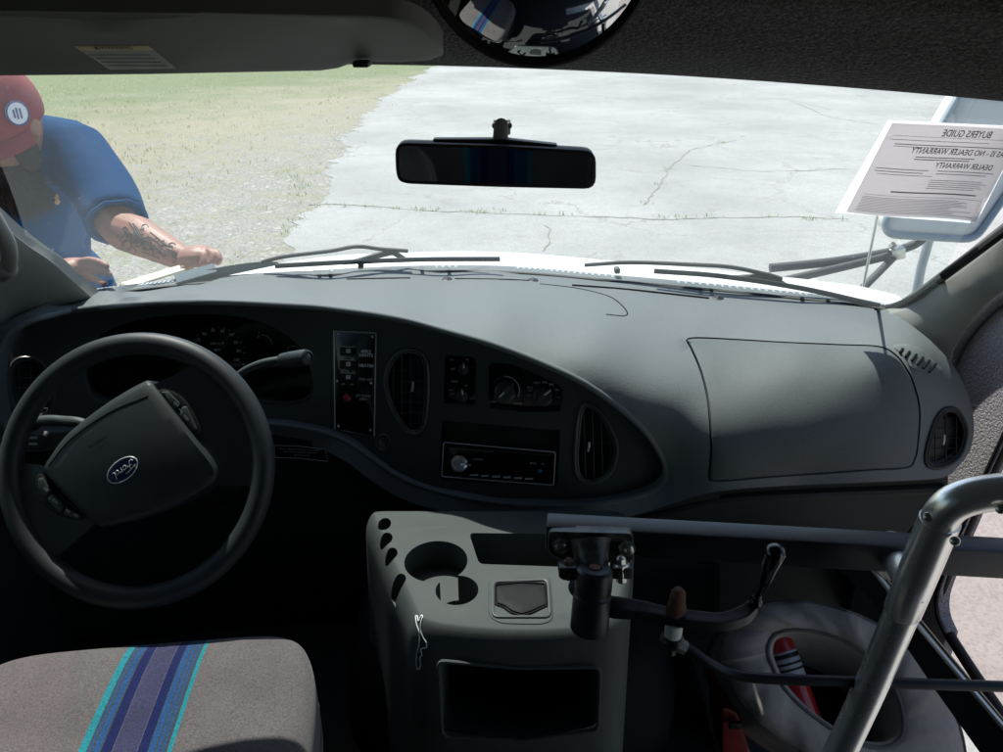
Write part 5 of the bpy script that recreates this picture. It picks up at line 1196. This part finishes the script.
# tattooed forearm and darker face hair are child meshes
sl1, sl2 = shL.lerp(elL, .55), shL.lerp(elL, .93)
shirt_g = torso(1.1) + [limb([shL - lat * .03 + spn * .01, sl1, sl2], [.085, .079, .076, .073]), limb([shR + lat * .03, shR.lerp(elR, .8)], [.085, .075])]
for k in range(5):   # soft pulls in the cloth from the shoulder and round the waist
    a_ = shL.lerp(chest, .2 + .12 * k) - dep * (.0) ; b_ = bel + lat * (.12 - .05 * k) + spn * .02
    shirt_g.append(limb([a_ - dep * .085, (a_ + b_) / 2 - dep * .142, b_ - dep * .135], [.012, .02, .012], 8) if False else bell(a_.lerp(b_, .5) - dep * .11, .018, .035, .12))
sh_o = obj('shirt', fuse(shirt_g, .009, 8), M_shirt, per, sharp=180)
obj('sleeve_hem', tube([sl2 + (elL - shL).normalized() * .006 + (lat * math.cos(t) + dep * math.sin(t) - (elL - shL).normalized() * (lat * math.cos(t) + dep * math.sin(t)).dot((elL - shL).normalized())).normalized() * .066 for t in np.linspace(0, 6.283, 25)[:-1]], .006, 8, True), M_shirt, sh_o)
obj('trousers', fuse([bell(pel - spn * .02, .18, .14, .12)] + [limb([J['h' + k], J['k' + k], J['a' + k]], [.115, .085, .065]) for k in 'LR'], .012, 4), M_jean, per)
for k in ('aL', 'aR'):
    q = J[k]; obj('boot', [subsurf(bx(q.x - .055, q.y - .2, 0, q.x + .055, q.y + .09, .09), 2), tube([q + V3((0, 0, -.04)), q + V3((0, 0, .1))], .06, 14)], M_boot, per)
def cap_():
    g = sphere((0, 0, 0), 1, 1, 1, 1, 36, 24); Vs = []
    keep = {}
    for i, v in enumerate(g[0]):
        if v.z > -.42: keep[i] = len(Vs); Vs.append(hdc + HM @ V3((v.x * .092, v.y * .110 - .004, v.z * .108 + .036)))
    Fs = [[keep[i] for i in f] for f in g[1] if all(i in keep for i in f)]
    return Vs, Fs
def brim_():
    rows = []
    for k in range(6):
        s = k / 5; r = []
        for i in range(13):
            a = (i / 12 - .5) * 2.9; r.append(hp(math.sin(a) * (.088 + .006 * s), math.cos(a) * .108 + s * .045 * math.cos(a * .9) - .004, -.002 - .004 * s - .012 * s * math.sin(a) ** 2 - .012 * s * s))
        rows.append(r)
    top = grid(rows); bot = ([q - upv * .004 for q in top[0]], top[1]); return [top, bot]
cp_o = obj('cap', [cap_()] + brim_(), M_cap, per, sharp=60)
obj('cap_button', sphere(hp(0, -.004, .145), .009), M_cap, cp_o)
# round white badge stitched on the cap
bn = (hp(.0, .0, 0) - hdc)
bdir = (side * .55 + fwd * .78 + upv * .35).normalized()
bc = PD(29, 114, 1.72)
dn = (bc - (hdc + upv * .036)); dn.normalize()
bpos = hdc + upv * .036 + HM @ V3((dn.dot(side) * .095, dn.dot(fwd) * .114, dn.dot(upv) * .110))
bg_ = obj('cap_badge', lathe(bpos - dn * .004, dn, [(.0255, 0), (.025, .0045), (.002, .0055)], 28), mat('badge_white', (.75, .76, .8), .6), cp_o)
u1 = dn.orthogonal().normalized(); u2 = dn.cross(u1)
obj('badge_ring', tube([bpos + dn * .001 + (u1 * math.cos(t) + u2 * math.sin(t)) * .0255 for t in np.linspace(0, 6.283, 29)[:-1]], .002, 6, True), mat('badge_navy', (.06, .09, .25), .6), bg_)
vx = (V3((1, 0, 0)) - dn * dn.x).normalized(); vy = dn.cross(vx)
obj('badge_print', [beam(bpos + dn * .0014 + vx * a + vy * b0, bpos + dn * .0014 + vx * a + vy * b1, dn, .004, .001) for a, b0, b1 in ((-.009, -.009, .009), (-.002, -.012, .012), (.006, -.012, .010))], bpy.data.materials['badge_navy'], bg_)
def beard_():
    g = sphere((0, 0, 0), 1, 1, 1, 1, 32, 22); Vs = []; random.seed(5)
    for v in g[0]:
        k = 1 + random.uniform(-.05, .07)
        Vs.append(hdc + HM @ V3((v.x * .060 * k + .020, v.y * .062 * k + .036, v.z * .092 * k - .112)))
    return Vs, g[1]
bd_ = obj('beard', [beard_(), ell((.062, .03, -.052), (.014, .034, .045)), ell((-.062, .03, -.052), (.014, .034, .045)), tube([hp(-.03, .103, -.045), hp(0, .115, -.04), hp(.03, .103, -.045)], .009, 8)], M_hair, per)
hst = []
random.seed(9)
for _ in range(900):
    a = random.uniform(0, 6.28); el = random.uniform(-1.2, .35); d = V3((math.cos(el) * math.cos(a), math.cos(el) * math.sin(a), math.sin(el)))
    if d.y < -.3: continue
    p_ = V3((d.x * .058 + .020, d.y * .060 + .036, d.z * .09 - .112)); q = p_ + V3((d.x * .02, d.y * .02, -.03)) * random.uniform(.5, 1.5)
    hst.append(tube([hdc + HM @ p_, hdc + HM @ q], [.0016, .0005], 3, cap=False))
obj('beard_strands', hst, M_hair, bd_)
obj('spectacles', [tube([hp(s * .034 + .019 * math.cos(t), .104, .012 + .014 * math.sin(t)) for t in np.linspace(0, 6.28, 17)[:-1]], .0016, 6, True) for s in (-1, 1)] + [tube([hp(s * .053, .1, .014), hp(s * .08, .02, .016)], .0016, 6) for s in (-1, 1)], M_black, per)
for s in (-1, 1): obj('eye', ell((s * .032, .087, .012), (.012, .010, .010), 14, 10), M_white, per)
SSh_ = BVHTree.FromPolygons([tuple(v) for v in (V3(q.co) + PF for q in sh_o.data.vertices)], [list(p.vertices) for p in sh_o.data.polygons])
def onshirt(px, py):
    h = SSh_.ray_cast(CAM, ray(px, py).normalized()); return toward(h[0] if h[0] else PD(px, py, 1.8), .004)
obj('chest_emblem', relief(sm([(54, 196), (57, 194), (58, 198), (59.5, 202), (57, 205), (54, 203), (55.5, 200)], 3), onshirt, 0, .002, 3), mat('emblem_orange', (.45, .24, .08), .7), sh_o)
SBd = BVHTree.FromPolygons([tuple(V3(q.co) + PF) for q in bodyo.data.vertices], [list(p.vertices) for p in bodyo.data.polygons])
def onbody(px, py):
    h = SBd.ray_cast(CAM, ray(px, py).normalized()); return toward(h[0], .0012) if h[0] else None
random.seed(21); tats = []
M_tat = mat('tattoo_ink', (.10, .08, .075), .6, var=(120, .8, (.2, .12, .095)))
loops = [[(122, 246), (126, 240), (131, 243), (130, 250), (124, 251), (122, 246)], [(127, 252), (132, 247), (136, 251), (134, 256)], [(129, 222), (133, 228), (137, 238), (143, 246), (140, 236), (134, 226)], [(131, 225), (137, 234), (142, 243)], [(133, 223), (140, 232), (145, 243)], [(145, 240), (151, 243), (150, 250), (157, 249), (160, 254)], [(148, 236), (155, 240), (162, 246)], [(150, 232), (158, 238), (165, 245)], [(142, 252), (150, 255), (158, 258)], [(125, 255), (133, 258), (142, 258)], [(154, 246), (160, 250), (167, 255)], [(120, 241), (122, 236), (127, 234)], [(128, 229), (131, 236), (130, 243)]]
for _ in range(46):
    t_ = random.random(); x_ = 117 + 56 * t_ + random.gauss(0, 2); y_ = 234 + 20 * t_ + random.gauss(0, 6.5); a_ = random.uniform(0, 6.28); r_ = random.uniform(1.6, 4.2)
    loops.append([(x_ + r_ * math.cos(a_ + k * .7), y_ + r_ * .9 * math.sin(a_ + k * .7)) for k in range(random.randint(3, 7))])
for l in loops:
    q = [onbody(*a) for a in smo(l, 5)]; q = [x for x in q if x is not None]
    if len(q) > 3: tats.append(tube(q, .0012, 5))
if tats: obj('forearm_tattoo', tats, M_tat, bodyo)
# long pale trim strip and papers under his hands
stp = thing('trim_strip', PD(165, 273, 1.7), 'pale flat trim strip held by the man on the cowl', 'strip')
obj('strip_board', beam(PD(124, 286, 1.60), PD(189, 266, 1.74), (0, -.35, 1), .022, .005, .002), M_wood, stp)
stq = thing('folded_sheet', PD(150, 287, 1.6), 'folded grey plastic trim lying below the pale strip', 'trim')
obj('sheet_leaf', [beam(PD(128, 291, 1.57), PD(180, 280, 1.66), (0, -.35, 1), .014, .004, .001), beam(WS(176, 279, .03), WS(215, 268, .06), (0, -.35, 1), .03, .004, .001)], M_cowlg, stq)

# ------------------------------------------------------------------ light, sky, camera
SUN_EL, SUN_AZ = 60, -21          # azimuth measured from straight ahead towards the right
s = V3((math.sin(R(SUN_AZ)) * math.cos(R(SUN_EL)), math.cos(R(SUN_AZ)) * math.cos(R(SUN_EL)), math.sin(R(SUN_EL))))
ld = bpy.data.lights.new('sun', 'SUN'); ld.energy = 4.6; ld.angle = R(.5); ld.color = (1, .965, .91)
lo = bpy.data.objects.new('sun', ld); COL.objects.link(lo); lo.rotation_euler = s.to_track_quat('Z', 'Y').to_euler(); lo.location = (0, 0, 20)
w = bpy.data.worlds.new('World'); SC.world = w; w.use_nodes = True; nt = w.node_tree
sky = nt.nodes.new('ShaderNodeTexSky'); sky.sky_type = 'NISHITA'; sky.sun_disc = False; sky.sun_elevation = R(SUN_EL); sky.sun_rotation = R(SUN_AZ)
bgn = nt.nodes['Background']; bgn.inputs['Strength'].default_value = .13; nt.links.new(sky.outputs[0], bgn.inputs['Color'])
cd = bpy.data.cameras.new('camera'); co = bpy.data.objects.new('camera', cd); COL.objects.link(co)
co.location = CAM; co.rotation_euler = (math.pi / 2 - PITCH, 0, 0); cd.sensor_fit = 'HORIZONTAL'; cd.angle = 2 * math.atan(CX / F); cd.clip_start = .02; cd.clip_end = 1000
SC.camera = co
SC.view_settings.view_transform = 'Standard'; SC.view_settings.look = 'None'; SC.view_settings.gamma = 1; SC.view_settings.exposure = .66
SC.cycles.max_bounces = 8; SC.cycles.transparent_max_bounces = 12
SC.cycles.use_denoising = True
